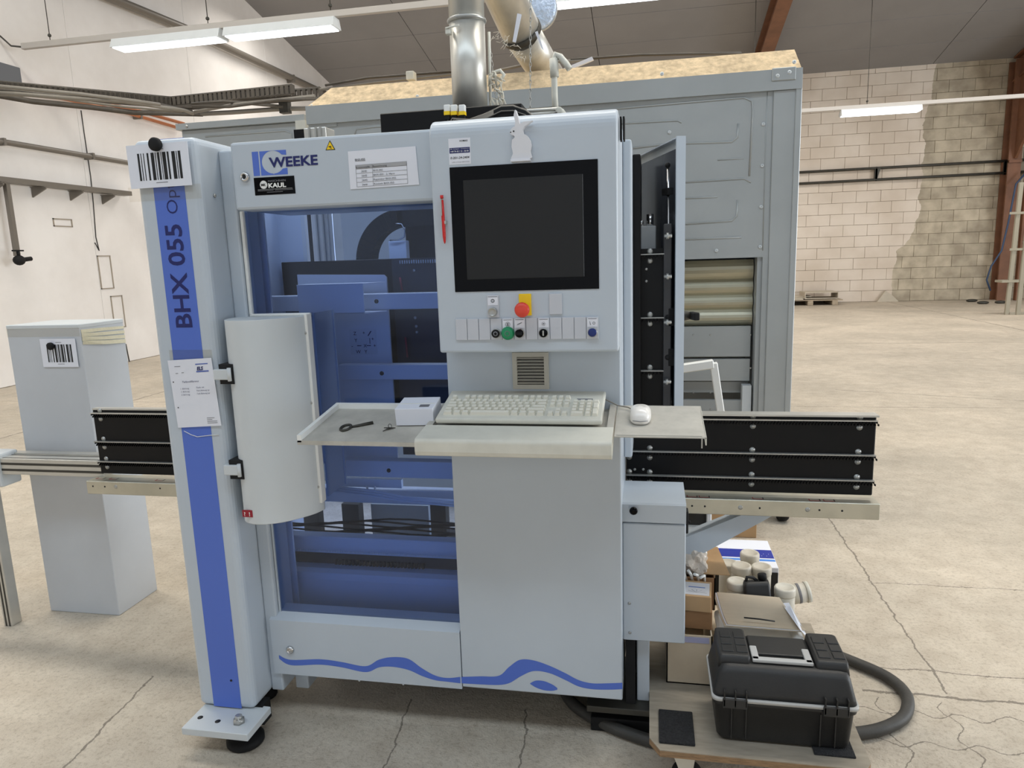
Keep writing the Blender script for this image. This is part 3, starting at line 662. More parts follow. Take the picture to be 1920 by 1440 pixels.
for k in range(13):
    a = math.pi/2-math.pi*.5*k/12; pr.append((ccx+cr_*1.12*math.cos(a), ccz+cr_*math.sin(a)))
b.poly([(x, YFa-.0006, z) for x, z in [(ccx, lz1), (lx1, lz1), (lx1, ccz+.018)] + [q for q in pr if q[1] > ccz+.018][::-1]], (0, .0006, 0), BLUE)
pr = []
for k in range(13):
    a = -math.pi/2+math.pi*.5*k/12; pr.append((ccx+cr_*1.12*math.cos(a), ccz+cr_*math.sin(a)))
b.poly([(x, YFa-.0006, z) for x, z in [(ccx, lz0), (lx1, lz0), (lx1, ccz-.018)] + [q for q in pr if q[1] < ccz-.018][::-1]], (0, .0006, 0), BLUE)
textmesh(b, 'WEEKE', .0275, (-1.086, YFa-.001, 1.829), m=NAVY, bold=.03, width=.152)
b.build('maker_emblem', None, fa)
b = B(); b.box(-1.139, -1.011, YFa-.001, YFa, 1.752, 1.802, m=BLACKG)
textmesh(b, 'MASCHINEN', .0055, (-1.094, YFa-.0015, 1.788), m=GREYINK, bold=.01, width=.056)
textmesh(b, 'KAUL', .0125, (-1.094, YFa-.0015, 1.772), m=WHITE, bold=.045, width=.056)
pts = []
for k in range(48):
    a = 2*math.pi*k/48; r_ = .0125 if k % 2 else .0105; pts.append((-1.109+r_*math.cos(a), YFa-.0014, 1.781+r_*math.sin(a)))
b.poly(pts, (0, .0004, 0), WHITE)
textmesh(b, 'MK', .007, (-1.1165, YFa-.002, 1.7775), m=INK, bold=.03, width=.015)
b.box(-1.129, -1.019, YFa-.0014, YFa-.001, 1.7675, 1.768, m=WHITE)
for x0, x1, z in ((-1.129, -1.08, 1.7635), (-1.075, -1.019, 1.7635), (-1.1, -1.05, 1.7585)):
    x = x0
    while x < x1: b.box(x, x+.0016, YFa-.0014, YFa-.001, z, z+.0018, m=GREYINK); x += .0024
b.build('dealer_sticker', None, fa)
def tri(s, cx, cz, w, y, sym):
    h = w*.9
    s.poly([(cx-w/2, y, cz), (cx+w/2, y, cz), (cx, y, cz+h)], (0, .0006, 0), INK)
    s.poly([(cx-w*.39, y-.0005, cz+h*.07), (cx+w*.39, y-.0005, cz+h*.07), (cx, y-.0005, cz+h*.86)], (0, .0004, 0), YEL)
    s.box(cx-w*.16, cx+w*.12, y-.0009, y-.0005, cz+h*.3, cz+h*.38, m=INK); s.box(cx-w*.02, cx+w*.03, y-.0009, y-.0005, cz+h*.16, cz+h*.42, m=INK); s.box(cx+w*.06, cx+w*.14, y-.0009, y-.0005, cz+h*.14, cz+h*.22, m=INK)
b = B(); tri(b, -.893, 1.866, .03, YFa-.0006, 0); b.build('warning_sticker', None, fa)
# --- window guard (door sheet, bright edge and tinted pane)
YW = 2.06
b = B(); b.box(-1.238, -.585, YW, YW+.005, .375, 1.715); pane = b.build('window_pane', PANE, MC)
for x0, x1, z0, z1 in ((-1.236, -1.228, 1.395, 1.715), (-1.236, -1.035, 1.392, 1.4)):
    b = B(); b.box(x0-.002, x1, YW-.012, YW+.02, z0, z1, bev=.002, seg=1); b.build('window_edge_strip', WHITE, MC)
b = B(); b.box(-1.238, -1.232, YW-.004, YW+.02, .38, .8); b.build('window_edge_strip', PAINT, MC)
# --- curved hinge cover
XA, XB = -1.272, -1.035
prof = [(-1.272, 1.985), (-1.25, 1.93), (-1.215, 1.905), (-1.17, 1.902), (-1.12, 1.925), (-1.08, 1.965), (-1.05, 2.01), (-1.038, 2.05)]
Z0, Z1 = .762, 1.392
# smooth catmull
def cat(pts, n=6):
    out = []
    for i in range(len(pts)-1):
        p0 = pts[max(i-1, 0)]; p1 = pts[i]; p2 = pts[i+1]; p3 = pts[min(i+2, len(pts)-1)]
        for k in range(n):
            t = k/n; out.append(tuple(.5*((2*p1[j])+(-p0[j]+p2[j])*t+(2*p0[j]-5*p1[j]+4*p2[j]-p3[j])*t*t+(-p0[j]+3*p1[j]-3*p2[j]+p3[j])*t**3) for j in range(len(p1))))
    return out+[pts[-1]]
sp = cat(prof, 5)
b = B(); ring = lambda z: [(x, y, z) for x, y in sp] + [(-1.038, 2.056, z), (-1.272, 2.056, z)]
b.loft([ring(Z0), ring(Z0+.002), ring(Z1-.002), ring(Z1)], PAINT2); hc = b.build('curved_cover', PAINT2, MC)
for f in hc.data.polygons: f.use_smooth = abs(f.normal.z) < .5
b = B(); b.box(-1.044, -1.034, 2.03, 2.062, .79, 1.398, bev=.002, seg=1); b.build('cover_edge_strip', WHITE, MC)
for z in (1.34, 1.12, .845): screw(hc, (-1.044, 2.03, z), .005)
for z in (1.232, .935):
    b = B(); b.box(-1.268, -1.222, 1.905, 1.96, z-.03, z+.03); b.build('hinge_recess', DARK, hc)
    b = B(); b.box(-1.283, -1.235, 1.896, 1.96, z-.016, z+.016, bev=.003); b.cyl((-1.232, 1.9, z-.02), (-1.232, 1.9, z+.02), .006, 8, m=None); b.build('hinge', PAINT2, hc)
b = B(); zz = .785; b.box(-1.237, -1.203, 1.9005, 1.9045, zz, zz+.022, m=mat('sign_red', srgb(150, 16, 40), .5)); textmesh(b, '?', .013, (-1.231, 1.9, zz+.004), m=WHITE, bold=.02); textmesh(b, '!', .013, (-1.214, 1.9, zz+.004), m=WHITE, bold=.03)
b.build('sign_sticker', None, hc)
# inner blue-looking face right of the cover
b = B(); b.box(-1.035, -1.03, 2.07, 2.2, .8, 1.398); b.box(-1.035, -1.025, 2.2, 2.205, .8, 1.398); b.build('inner_sheet', PAINT, MC)
# --- lower front panel
YP = 2.03
b = B(); b.poly([(-1.262, YP, .172), (-1.262, YP, .37), (-1.262, YP+.035, .392), (-1.262, YP+.08, .392), (-1.262, YP+.08, .172)], (.664, 0, 0)); lp = b.build('lower_panel', PAINT, MC)
b = B(); b.lathe((-1.195, YP, .265), [(.014, 0), (.014, .004), (.011, .008), (.007, .009), (.006, .005)], 20, axis='y'); b.build('cam_lock', CHROME, lp)
def wave(s, pts, y):
    up = cat([(a, c) for a, c, _ in pts], 8); dn = cat([(a, d) for a, _, d in pts], 8)
    for i in range(len(up)-1):
        q = [(up[i][0], y, up[i][1]), (up[i+1][0], y, up[i+1][1]), (dn[i+1][0], y, dn[i+1][1]), (dn[i][0], y, dn[i][1])]
        vs = [s.bm.verts.new(v) for v in q]; f = s.bm.faces.new(vs[::-1]); f.material_index = s._mi(BLUE)
def W(l):
    out = []
    for u, a, c in l:
        A = P(u, a, y=YP); C_ = P(u, c, y=YP); out.append((A.x, A.z, C_.z))
    return out
b = B(); wave(b, W([(523, 1228, 1235), (545, 1237, 1247), (600, 1236, 1246), (640, 1241, 1251), (685, 1249, 1260), (710, 1237, 1251), (735, 1232, 1250), (765, 1235, 1256), (790, 1252, 1267), (815, 1266, 1275), (838, 1271, 1278), (863, 1269, 1281)]), YP-.0006); b.build('wave_print', None, lp)
# --- console
b = B(); b.box(-.596, -.082, YP, 2.4, .18, 1.32, bev=.004, seg=2); cb = b.build('console_body', PAINT, MC)
b = B(); wave(b, W([(865, 1269, 1281), (900, 1268, 1283), (935, 1267, 1284), (955, 1250, 1280), (975, 1237, 1268), (1000, 1238, 1258), (1030, 1248, 1262), (1060, 1262, 1275), (1085, 1275, 1287), (1110, 1281, 1292), (1140, 1281, 1293), (1167, 1280, 1292)]), YP-.0006); b.build('wave_print', None, cb)
b = B(); wave(b, W([(994, 1281, 1282), (1005, 1276, 1289), (1020, 1277, 1294), (1035, 1283, 1295), (1045, 1290, 1293)]), YP-.0006); b.build('drop_print', None, cb)
b = B(); b.poly([(-.584, 1.925, 1.289)]+[(-.584, 1.925+.05-.05*math.cos(a*math.pi/16), 1.872+.048*math.sin(a*math.pi/16)) for a in range(9)]+[(-.584, 2.42, 1.925), (-.584, 2.42, 1.289)], (.502, 0, 0))
hd = b.build('console_hood', PAINT, MC)
md = hd.modifiers.new('edge', 'BEVEL'); md.width = .007; md.segments = 3; md.limit_method = 'ANGLE'; md.angle_limit = R(40)
YH = 1.925
b = B(); b.box(-.53, -.133, YH-.002, YH+.004, 1.459, 1.792); mon = b.build('monitor_bezel', BLACKG, hd)
b = B(); b.box(-.494, -.172, YH-.0035, YH-.0015, 1.492, 1.757, bev=.0008, seg=1); b.build('screen', SCREEN, mon)
b = B(); b.box(-.53, -.47, YH-.0008, YH, 1.799, 1.866, m=PAPER)
b.box(-.528, -.472, YH-.0012, YH-.0008, 1.828, 1.842, m=NAVY)
textmesh(b, 'HOMAG', .0042, (-.499, YH-.0014, 1.857), m=INK, bold=.02, width=.022)
textmesh(b, 'DE: Anlagen - Crailsheim', .0022, (-.526, YH-.0016, 1.8378), m=WHITE, width=.052)
textmesh(b, '+49 74 43 / 13 - 50 00', .0042, (-.525, YH-.0016, 1.8305), m=WHITE, bold=.02, width=.05)
textmesh(b, '0-201-24-2404', .0058, (-.526, YH-.0014, 1.8135), m=INK, bold=.01, width=.052, shear=.2)
textmesh(b, 'LIFE CYCLE SERVICES', .0028, (-.522, YH-.0014, 1.8035), m=GREYINK, width=.048)
b.build('service_sticker', None, hd)
# buttons
def plate(x0, x1, z0, z1, par, m=PAINT2, th=.004):
    b = B(); b.box(x0, x1, YH-th, YH, z0, z1, bev=.001, seg=1); return b.build('button_plate', m, par)
KPL = mat('plate_grey', srgb(196, 199, 206), .45)
pl = plate(-.441, -.407, 1.387, 1.449, hd, KPL)
b = B(); b.box(-.438, -.41, YH-.0046, YH-.004, 1.421, 1.4455, m=PAPER); b.box(-.437, -.411, YH-.005, YH-.0046, 1.4435, 1.4445, m=INK)
b.lathe((-.424, YH-.005, 1.433), [(.0035, 0), (.005, 0), (.005, .0003), (.0035, .0003)], 16, m=INK, axis='y'); b.box(-.4244, -.4236, YH-.0052, YH-.0046, 1.431, 1.435, m=INK); b.build('symbol', None, pl)
b = B(); b.lathe((-.4245, YH-.004, 1.403), [(.0125, 0), (.0125, .01), (.0105, .013), (.0095, .010), (.002, .011)], 24, axis='y'); b.build('push_button', STEEL, pl)
pl = plate(-.351, -.317, 1.391, 1.45, hd, YEL, .005)
b = B(); b.lathe((-.3375, YH-.005, 1.409), [(.011, 0), (.011, .018), (.0195, .024), (.0205, .032), (.017, .038), (.004, .04)], 28, axis='y'); b.build('emergency_stop', REDB, pl)
plate(-.268, -.233, 1.393, 1.449, hd, KPL, .005)
xs = [-.533+i*(.398/12) for i in range(13)]
sym = {4: 'hand', 5: 'bar', 7: 'arrow', 11: 'spray'}
cols = {3: MATTE, 4: GREEN, 5: BLACKG, 7: BLACKG, 11: BLUEB}
for i in range(12):
    pl = plate(xs[i]+.0006, xs[i+1]-.0006, 1.325, 1.3845, hd, KPL, .005 if i not in sym else .0065)
    cx = (xs[i]+xs[i+1])/2; cz = 1.3435
    if i in sym:
        b = B(); b.box(xs[i]+.003, xs[i+1]-.003, YH-.0071, YH-.0065, 1.358, 1.382, m=PAPER); b.box(xs[i]+.005, xs[i+1]-.005, YH-.0076, YH-.0071, 1.3795, 1.3805, m=INK)
        k = sym[i]
        if k == 'hand':
            for q in (.0045, .0065): b.lathe((cx, YH-.0073, 1.368), [(q, 0), (q+.0006, 0), (q+.0006, .0003), (q, .0003)], 18, m=GREYINK, axis='y')
            b.box(cx-.002, cx+.002, YH-.0077, YH-.0071, 1.364, 1.3715, m=GREYINK)
        elif k == 'bar': b.poly([(cx-.007, YH-.0077, 1.3655), (cx+.006, YH-.0077, 1.3715), (cx+.007, YH-.0077, 1.3735), (cx-.006, YH-.0077, 1.3675)], (0, .0006, 0), INK)
        elif k == 'arrow':
            b.lathe((cx, YH-.0073, 1.368), [(.005, 0), (.0057, 0), (.0057, .0003), (.005, .0003)], 5, m=GREYINK, axis='y'); b.poly([(cx-.004, YH-.0077, 1.3675), (cx, YH-.0077, 1.3675), (cx, YH-.0077, 1.366), (cx+.003, YH-.0077, 1.368), (cx, YH-.0077, 1.37), (cx, YH-.0077, 1.3685), (cx-.004, YH-.0077, 1.3685)], (0, .0006, 0), INK)
        else:
            b.poly([(cx-.008, YH-.0077, 1.3735), (cx-.007, YH-.0077, 1.3735), (cx-.004, YH-.0077, 1.363), (cx-.006, YH-.0077, 1.363)], (0, .0006, 0), GREYINK); b.lathe((cx+.004, YH-.0073, 1.368), [(.0028, 0), (.004, 0), (.004, .0003), (.0028, .0003)], 6, m=GREYINK, axis='y')
        b.build('symbol', None, pl)
    if i in cols:
        rr_ = .0165 if i == 4 else .0115
        b = B(); b.lathe((cx, YH-.005, cz), [(rr_+.0018, 0), (rr_+.0018, .006), (rr_, .0075)], 24, m=(GREEN if i == 4 else STEEL), axis='y')
        b.lathe((cx, YH-.005, cz), [(rr_, .006), (rr_, .011), (rr_*.75, .0125), (rr_*.3, .0125)], 24, m=cols[i], axis='y')
        if i == 3: b.lathe((cx, YH-.005, cz), [(.004, .0126), (.0065, .0126), (.0065, .0132), (.004, .0132)], 16, m=GREYINK, axis='y')
        if i == 4: b.lathe((cx, YH-.005, cz), [(.006, .0126), (.0075, .0126), (.0075, .0132), (.006, .0132)], 16, m=GREYINK, axis='y')
        if i == 5: b.box(cx-.009, cx+.008, YH-.028, YH-.016, cz-.0035, cz+.0035, m=MATTE)
        if i == 7: b.box(cx-.002, cx+.002, YH-.0185, YH-.016, cz-.007, cz+.007, m=STEEL)
        b.build('push_button', None, pl)
# vent grille
b = B()
vx0, vx1, vz0, vz1 = -.394, -.288, 1.168, 1.276
GR = mat('grille_grey', srgb(188, 184, 172), .5)
b.box(vx0, vx0+.013, YP-.012, YP, vz0, vz1); b.box(vx1-.013, vx1, YP-.012, YP, vz0, vz1); b.box(vx0+.013, vx1-.013, YP-.012, YP, vz0, vz0+.013); b.box(vx0+.013, vx1-.013, YP-.012, YP, vz1-.013, vz1)
vg = b.build('vent_grille', GR, cb)
b = B(); b.box(vx0+.01, vx1-.01, YP-.002, YP-.0005, vz0+.01, vz1-.01); b.build('vent_backing', DARK, vg)
for i in range(9):
    z = vz0+.018+i*.0092
    b = B(); b.poly([(vx0+.013, YP-.011, z-.0015), (vx0+.013, YP-.010, z-.003), (vx0+.013, YP-.003, z+.001), (vx0+.013, YP-.004, z+.0025)], (vx1-vx0-.026, 0, 0)); b.build('slat', GR, vg)
# grips on right side of hood and rear neighbour sheets
for i in (0, 1):
    b = B(); b.box(-.079+i*.008, -.074+i*.008, 1.99, 2.03, 1.845, 1.905, bev=.002); b.build('side_grip', MATTE, hd)
b = B(); b.box(-.082, -.055, 2.25, 2.5, .9, 1.885, bev=.006); b.build('rear_sheet', PAINT, MC)
b = B(); b.box(-.055, -.03, 2.4, 2.75, 1.0, 1.86, bev=.004); b.build('black_frame', BLACK, MC)
# --- keyboard shelf and side trays (all tilted a little to the operator)
TL = math.tan(R(8))
def tz(y, z0=1.083): return z0+(y-1.75)*TL
def slab(s, x0, x1, y0, y1, th, z0=1.083, m=None):
    s.poly([(x0, y0, tz(y0, z0)), (x0, y1, tz(y1, z0)), (x0, y1, tz(y1, z0)-th), (x0, y0, tz(y0, z0)-th)], (x1-x0, 0, 0), m)
b = B()
pr = [(1.745+.012-.012*math.cos(a*math.pi/12), 1.073+.012*math.sin(a*math.pi/12)) for a in range(7)]
b.poly([(-.612, 1.745, 1.05), (-.612, 1.745, 1.07)]+[(-.612, y, z) for y, z in pr]+[(-.612, 1.852, tz(1.852)), (-.612, 1.852, tz(1.852)-.035), (-.612, 1.8, 1.04), (-.612, 1.757, 1.036), (-.612, 1.748, 1.04)], (.518, 0, 0), DUSTY)
sh = b.build('keyboard_shelf', DUSTY, MC)
b = B(); slab(b, -.612, -.594, 1.852, 2.03, .035); slab(b, -.112, -.094, 1.852, 2.03, .035); slab(b, -.594, -.112, 1.852, 2.03, .01, 1.068); b.build('shelf_well', TRAYM, sh)
b = B(); slab(b, -.958, -.612, 1.765, 2.03, .012, 1.067); lt = b.build('left_tray', TRAYM, MC)
b = B(); slab(b, -.958, -.946, 1.765, 2.03, .02, 1.082, WHITE); slab(b, -.946, -.612, 2.018, 2.03, .02, 1.082, WHITE); b.build('tray_rim', None, lt)
b = B(); slab(b, -.09, .14, 1.80, 2.03, .003, 1.079); b.box(.128, .131, 1.80, 1.803, 1.058, 1.083); mt = b.build('mouse_tray', TRAYM, MC)
b = B(); slab(b, .138, .141, 1.80, 2.03, .02, 1.079); b.build('tray_lip', DUSTY, mt)
b = B(); slab(b, -.085, .13, 1.806, 2.026, .001, 1.0805, TRAYM); b.build('mouse_pad', mat('dusty_mouse_mat', srgb(150, 142, 134), .8, var=.2, vs=16), mt)
# --- right electrical box
b = B(); b.box(-.082, .108, 2.1, 2.3, .345, .735, bev=.003, seg=1); eb = b.build('switch_box', PAINT, MC)
b = B(); b.poly([(-.082, 2.095, .741), (-.082, 2.095, .797), (-.082, 2.1, .802), (-.082, 2.3, .806), (-.082, 2.3, .741)], (.19, 0, 0)); ld = b.build('box_lid', PAINT, eb)
b = B(); c = P(1188, 955, y=2.095); b.lathe(c, [(.006, 0), (.006, .006), (.0115, .009), (.0125, .016), (.009, .021), (.002, .022)], 20, axis='y'); b.build('lid_knob', BLACKG, eb)
b = B(); b.box(.107, .116, 2.12, 2.16, .70, .77, bev=.002, seg=1); b.cyl((.116, 2.13, .735), (.122, 2.13, .735), .005, 8); b.build('lid_hinge', MATTE, eb)
for u, v in ((1180, 1131), (1181, 1186)): c = P(u, v, y=2.1); screw(eb, (c.x, 2.1, c.z), .005)
b = B(); b.box(-.07, .0, 2.3, 2.36, .1, .5); b.build('rear_post', PAINT, MC)
b = B(); b.box(-.075, -.045, 2.12, 2.3, .1, .4, m=None); b.build('cable_channel', DARK, MC)
b = B(); b.box(-.04, .0, 2.14, 2.25, .11, .4, bev=.004); b.build('leg_profile', PAINT, MC)
b = B(); b.box(-.2, .01, 2.09, 2.4, .088, .11, bev=.003); b.build('base_plate', DARKST, MC)
b = B(); b.box(-.19, .008, 2.12, 2.36, .0, .05, bev=.004); b.build('rubber_pad', MATTE, MC)
for x in (-.83, -.99):
    b = B(); b.box(x, x+.006, 2.1, 2.3, .12, .175); b.build('panel_hook', PAINT2, MC)
b = B(); b.box(-1.24, -1.19, 2.12, 2.2, .06, .175, bev=.005); b.build('corner_shoe', PAINT, MC)
b = B(); b.box(-1.2, -.12, 2.31, 3.3, .004, .2); b.build('base_shade_block', mat('underside_shade', srgb(34, 33, 31), .8), MC)  # base block, near-black and brought forward to paint the shade under the machine
# --- black fence plates with comb strips
YR = 2.43
def fence(x0, x1, zs, lines, wash, par, nm='fence', tooth=True):
    b = B(); b.box(x0, x1, YR, YR+.02, zs[0], zs[1], bev=.003, seg=1); pl = b.build('fence_plate', BLACK, par)
    for z in lines:
        b = B(); b.box(x0-.002, x1+.001, YR-.013, YR, z-.004, z, m=ALUC if z == lines[0] else STEEL)
        st = b.build('comb_strip', DARKST, pl)
        b = B(); x = x0
        while x < x1:
            b.box(x, x+.003, YR-.011, YR, z-.011, z-.005); b.box(x+.005, x+.008, YR-.011, YR, z-.019, z-.013); x += .01
        tag(b.build('comb_teeth', BLACK, pl), kind='stuff')
        for xw in wash:
            for dz in (.008, -.026):
                b = B(); b.lathe((xw, YR, z+dz), [(.0095, 0), (.0095, .002), (.005, .0025), (.005, .005), (.001, .005)], 14, axis='y'); b.build('washer', STEEL, pl)
    return pl
WZ = [P(u, 790, y=YR).x for u in (1413, 1612)]
fp_ = fence(-.08, .722, (.735, 1.004), (.992, .876, .79), (-.07, -.0, WZ[0]-.002, WZ[1]), MC)
for u in (1190, 1206): c = P(u, 880, y=YR); screw(fp_, (c.x, YR, c.z), .005)
b = B(); b.box(-.08, .724, YR-.02, YR+.03, 1.004, 1.010, m=ALUC); b.build('top_edge', ALUC, MC)
b = B(); b.box(.11, .735, 2.385, YR+.05, .667, .722, bev=.002, seg=1); lg = b.build('roller_ledge', ALU, MC)
def ledge_detail(par, xs_m, xs_d, xs_s, y=2.385):
    b = B()
    for x in xs_m:
        b.box(x, x+.035, y+.012, y+.015, .7221, .7226, m=mat('mark_red', srgb(150, 50, 50), .6) if 'mark_red' not in D.materials else D.materials['mark_red']); b.box(x, x+.003, y+.012, y+.03, .7221, .7226, m=D.materials['mark_red']); b.box(x+.033, x+.036, y+.012, y+.03, .7221, .7226, m=INK)
    b.build('edge_marks', None, par)
    for x in xs_d:
        b = B(); b.lathe((x, y, .695), [(.0035, 0), (.0035, .0004), (.001, .0004)], 10, axis='y'); b.build('hole', INK, par)
    for x in xs_s:
        b = B(); b.lathe((x, y, .695), [(.008, 0), (.008, .0004), (.006, .0006), (.005, .002), (.002, .001)], 14, axis='y'); b.build('screw', STEEL, par)
ledge_detail(lg, (.125, .165, .34, .52, .565), (.142, .184, .362, .55, .62), (.3, .513))
fence(-2.2, -1.45, (.735, 1.0), (.99, .873, .79), (-2.165,), MC)
b = B(); b.box(-2.2, -1.45, YR, YR+.03, 1.0, 1.006, m=ALUC); b.build('top_edge', ALUC, MC)
b = B(); b.box(-2.235, -1.45, 2.385, YR+.05, .662, .716, bev=.002, seg=1); lg = b.build('roller_ledge', ALU, MC)
ledge_detail(lg, (-2.2, -2.14, -1.93), (-2.205, -2.15, -1.9), (-2.1,))
# inner fence in the machine
b = B(); b.box(-.08, .044, YR+.02, YR+.04, 1.03, 1.562); fi = b.build('inner_fence_plate', BLACK, MC)
for z, w_ in ((1.545, 0), (1.335, 0), (1.155, 0)):
    b = B(); b.box(-.08, .046, YR, YR+.02, z-.003, z); b.build('comb_strip', STEEL, fi)
    b = B(); x = -.08
    while x < .044: b.box(x, x+.004, YR+.004, YR+.02, z-.01, z-.004); b.box(x+.006, x+.01, YR+.004, YR+.02, z-.018, z-.012); x += .012
    tag(b.build('comb_teeth', BLACK, fi), kind='stuff')
    for dz in (.008, -.022): b = B(); b.lathe((-.0, YR+.02, z+dz), [(.01, 0), (.01, .003), (.004, .004), (.001, .004)], 12, axis='y'); b.build('washer', STEEL, fi)
for z in (1.495, 1.455): screw(fi, (-.012, YR+.02, z), .005)
b = B(); b.box(.044, .07, YR+.0, YR+.08, 1.0, 1.64, bev=.003); b.build('guide_column', mat('anthracite', srgb(52, 52, 54), .5), MC)
for z in (1.6, 1.47, 1.32, 1.12):
    b = B(); b.cyl((.045, YR-.02, z), (.07, YR-.02, z), .006, 8); b.cyl((.052, YR-.02, z), (.06, YR-.02, z), .011, 6); b.build('guide_bolt', STEEL, MC)
b = B(); b.box(-.06, .02, 2.56, 2.62, 1.55, 1.64, bev=.003); b.build('motor_cover', PAINT2, MC)
b = B(); b.cyl((.0, 2.58, 1.63), (.0, 2.58, 1.68), .012, 10); b.cyl((-.03, 2.58, 1.64), (-.03, 2.58, 1.66), .008, 6); b.build('fitting', CHROME, MC)
# --- open service door
d0 = P(1283, 255, y=2.42); d1 = P(1190, 325, y=2.95)
zt, zb = d0.z, 1.0
A = Vector((d0.x, 2.42, 0)); Bv = Vector((d1.x, 2.95, 0)); dd = (Bv-A).normalized(); nn = Vector((-dd.y, dd.x, 0))
M = Matrix.Translation(A) @ Matrix(((dd.x, nn.x, 0, 0), (dd.y, nn.y, 0, 0), (0, 0, 1, 0), (0, 0, 0, 1)))
b = B(); b.box(0, .56, -.004, 0, zb, zt, M=M, bev=.001, seg=1); do = b.build('service_door', PAINT2, MC)
BLKIN = mat('satin_grey_liner', srgb(92, 96, 104), .22, .3)
b = B(); b.box(.02, .54, .001, .006, zb+.02, zt-.03, M=M); b.build('door_liner', BLKIN, do)
b = B(); b.box(-.004, 0, -.004, .026, zb, zt, M=M); b.box(0, .56, 0, .02, zt-.004, zt, M=M); b.box(.0, .56, 0, .02, zb, zb+.004, M=M); b.box(0, .004, .022, .026, zb, zt, M=M); b.build('door_flange', PAINT, do)
b = B(); b.tube([M @ Vector((.07, .028, zt-.08)), M @ Vector((.07, .026, 1.65)), M @ Vector((.06, .024, 1.0))], .005, 8); b.build('gas_strut', CHROME, do)
b = B(); b.sphere(M @ Vector((.07, .03, zt-.08)), .009); b.build('strut_joint', MATTE, do)
b = B(); b.box(.04, .1, .02, .04, 1.735, 1.755, M=M); b.build('strut_clip', MATTE, do)
b = B(); b.cyl(M @ Vector((.05, -.004, 1.335)), M @ Vector((.05, -.04, 1.335)), .02, 16, r1=.014); b.build('latch_body', DARKST, do)
b = B(); b.box(.0, .06, -.06, -.04, 1.322, 1.348, M=M, bev=.004); b.cyl(M @ Vector((.05, -.04, 1.335)), M @ Vector((.05, -.055, 1.335)), .012, 12); b.build('latch_handle', MATTE, do)
for z in (1.335, 1.2):
    b = B(); b.box(.02, .05, .006, .04, z-.03, z+.03, M=M, bev=.003); b.sphere(M @ Vector((.03, .04, z)), .012); b.build('lock_block', MATTE, do)
# --- diagonal brace
pa, pb = P(1285, 1000, y=2.46), P(1412, 962, y=2.46)
b = B(); b.poly([P(1250, 1028, y=2.43), P(1285, 1008, y=2.43), P(1400, 962, y=2.43), P(1458, 962, y=2.43), P(1285, 1056, y=2.43), P(1250, 1075, y=2.43)], (0, .06, 0)); b.build('diagonal_brace', PAINT, MC)
# --- interior seen through the pane
IN = mat('interior_grey', srgb(224, 228, 234), .45)
b = B(); b.box(-1.45, -1.435, 2.2, 2.64, .2, 1.88); b.box(-1.45, -1.24, 2.19, 2.2, .2, 1.88); b.build('interior_side_wall', IN, MC)
b = B(); b.box(P(565, 430, y=2.64).x, P(572, 430, y=2.64).x, 2.64, 2.665, 1.0, 1.9); b.build('interior_edge_strip', WHITE, MC)
b = B(); b.box(-1.435, P(565, 430, y=2.64).x, 2.64, 2.66, 1.0, 1.9); b.build('interior_rear_wall', IN, MC)
x0 = P(570, 430, y=2.9).x; x1 = P(592, 430, y=2.9).x; x2 = P(632, 430, y=2.9).x
b = B(); b.box(x0, x1, 2.88, 2.95, 1.2, 2.1); b.build('guide_rail_backing', BLACK, MC)
b = B(); b.box(x1, x2, 2.86, 2.95, 1.2, 2.1, bev=.004); lr = b.build('linear_guide', ALUC, MC)
for k in (.25, .55, .75): x = x1+(x2-x1)*k; b = B(); b.box(x, x+.006, 2.85, 2.86, 1.2, 2.1); b.build('guide_groove', STEEL, lr)
xa, xb = P(760, 430, y=2.75).x, P(850, 430, y=2.75).x
b = B(); b.box(xa, -.1, 2.75, 2.77, P(760, 490, y=2.75).z, 1.95); bp_ = b.build('black_backplate', BLACK, MC)
b = B(); c = P(767, 412, y=2.745); b.poly([(c.x-.014, 2.748, c.z), (c.x+.014, 2.748, c.z), (c.x, 2.748, c.z+.026)], (0, .001, 0), YEL); b.poly([(c.x-.011, 2.7475, c.z+.002), (c.x+.011, 2.7475, c.z+.002), (c.x, 2.7475, c.z+.022)], (0, .0005, 0), mat('sign_orange', srgb(225, 160, 90), .5)); b.box(c.x-.003, c.x+.003, 2.746, 2.7475, c.z+.004, c.z+.012, m=INK); b.build('warning_sticker', None, bp_)
# energy chain: curved row of links
cc = P(765, 490, y=2.7); Rm = (P(765, 410, y=2.7)-cc).length
n = 13
for i in range(n):
    a0 = math.pi*.5+math.pi*.55*(i/n); a1 = math.pi*.5+math.pi*.55*((i+.96)/n)
    pts = []
    for a, rr_ in ((a0, Rm*1.22), (a1, Rm*1.22), (a1, Rm*.82), (a0, Rm*.82)): pts.append((cc.x+rr_*math.cos(a), 2.66, cc.z+rr_*math.sin(a)))
    b = B(); b.poly(pts, (0, .07, 0)); b.build('chain_link', MATTE, MC)
b = B(); b.box(cc.x-.02, cc.x+.14, 2.66, 2.72, cc.z+Rm*.82, cc.z+Rm*1.25); b.build('chain_run', MATTE, MC)
c0, c1 = P(731, 452, y=2.68), P(766, 486, y=2.68)
b = B(); b.box(c0.x, c1.x, 2.66, 2.70, c1.z, c0.z, bev=.004); b.build('valve_block', IN, MC)
b = B(); b.tube([P(u, v, y=2.65) for u, v in ((731, 451), (748, 450), (758, 444), (759, 432), (753, 420), (742, 419))], .003, 6); b.build('bent_clip', CHROME, MC)
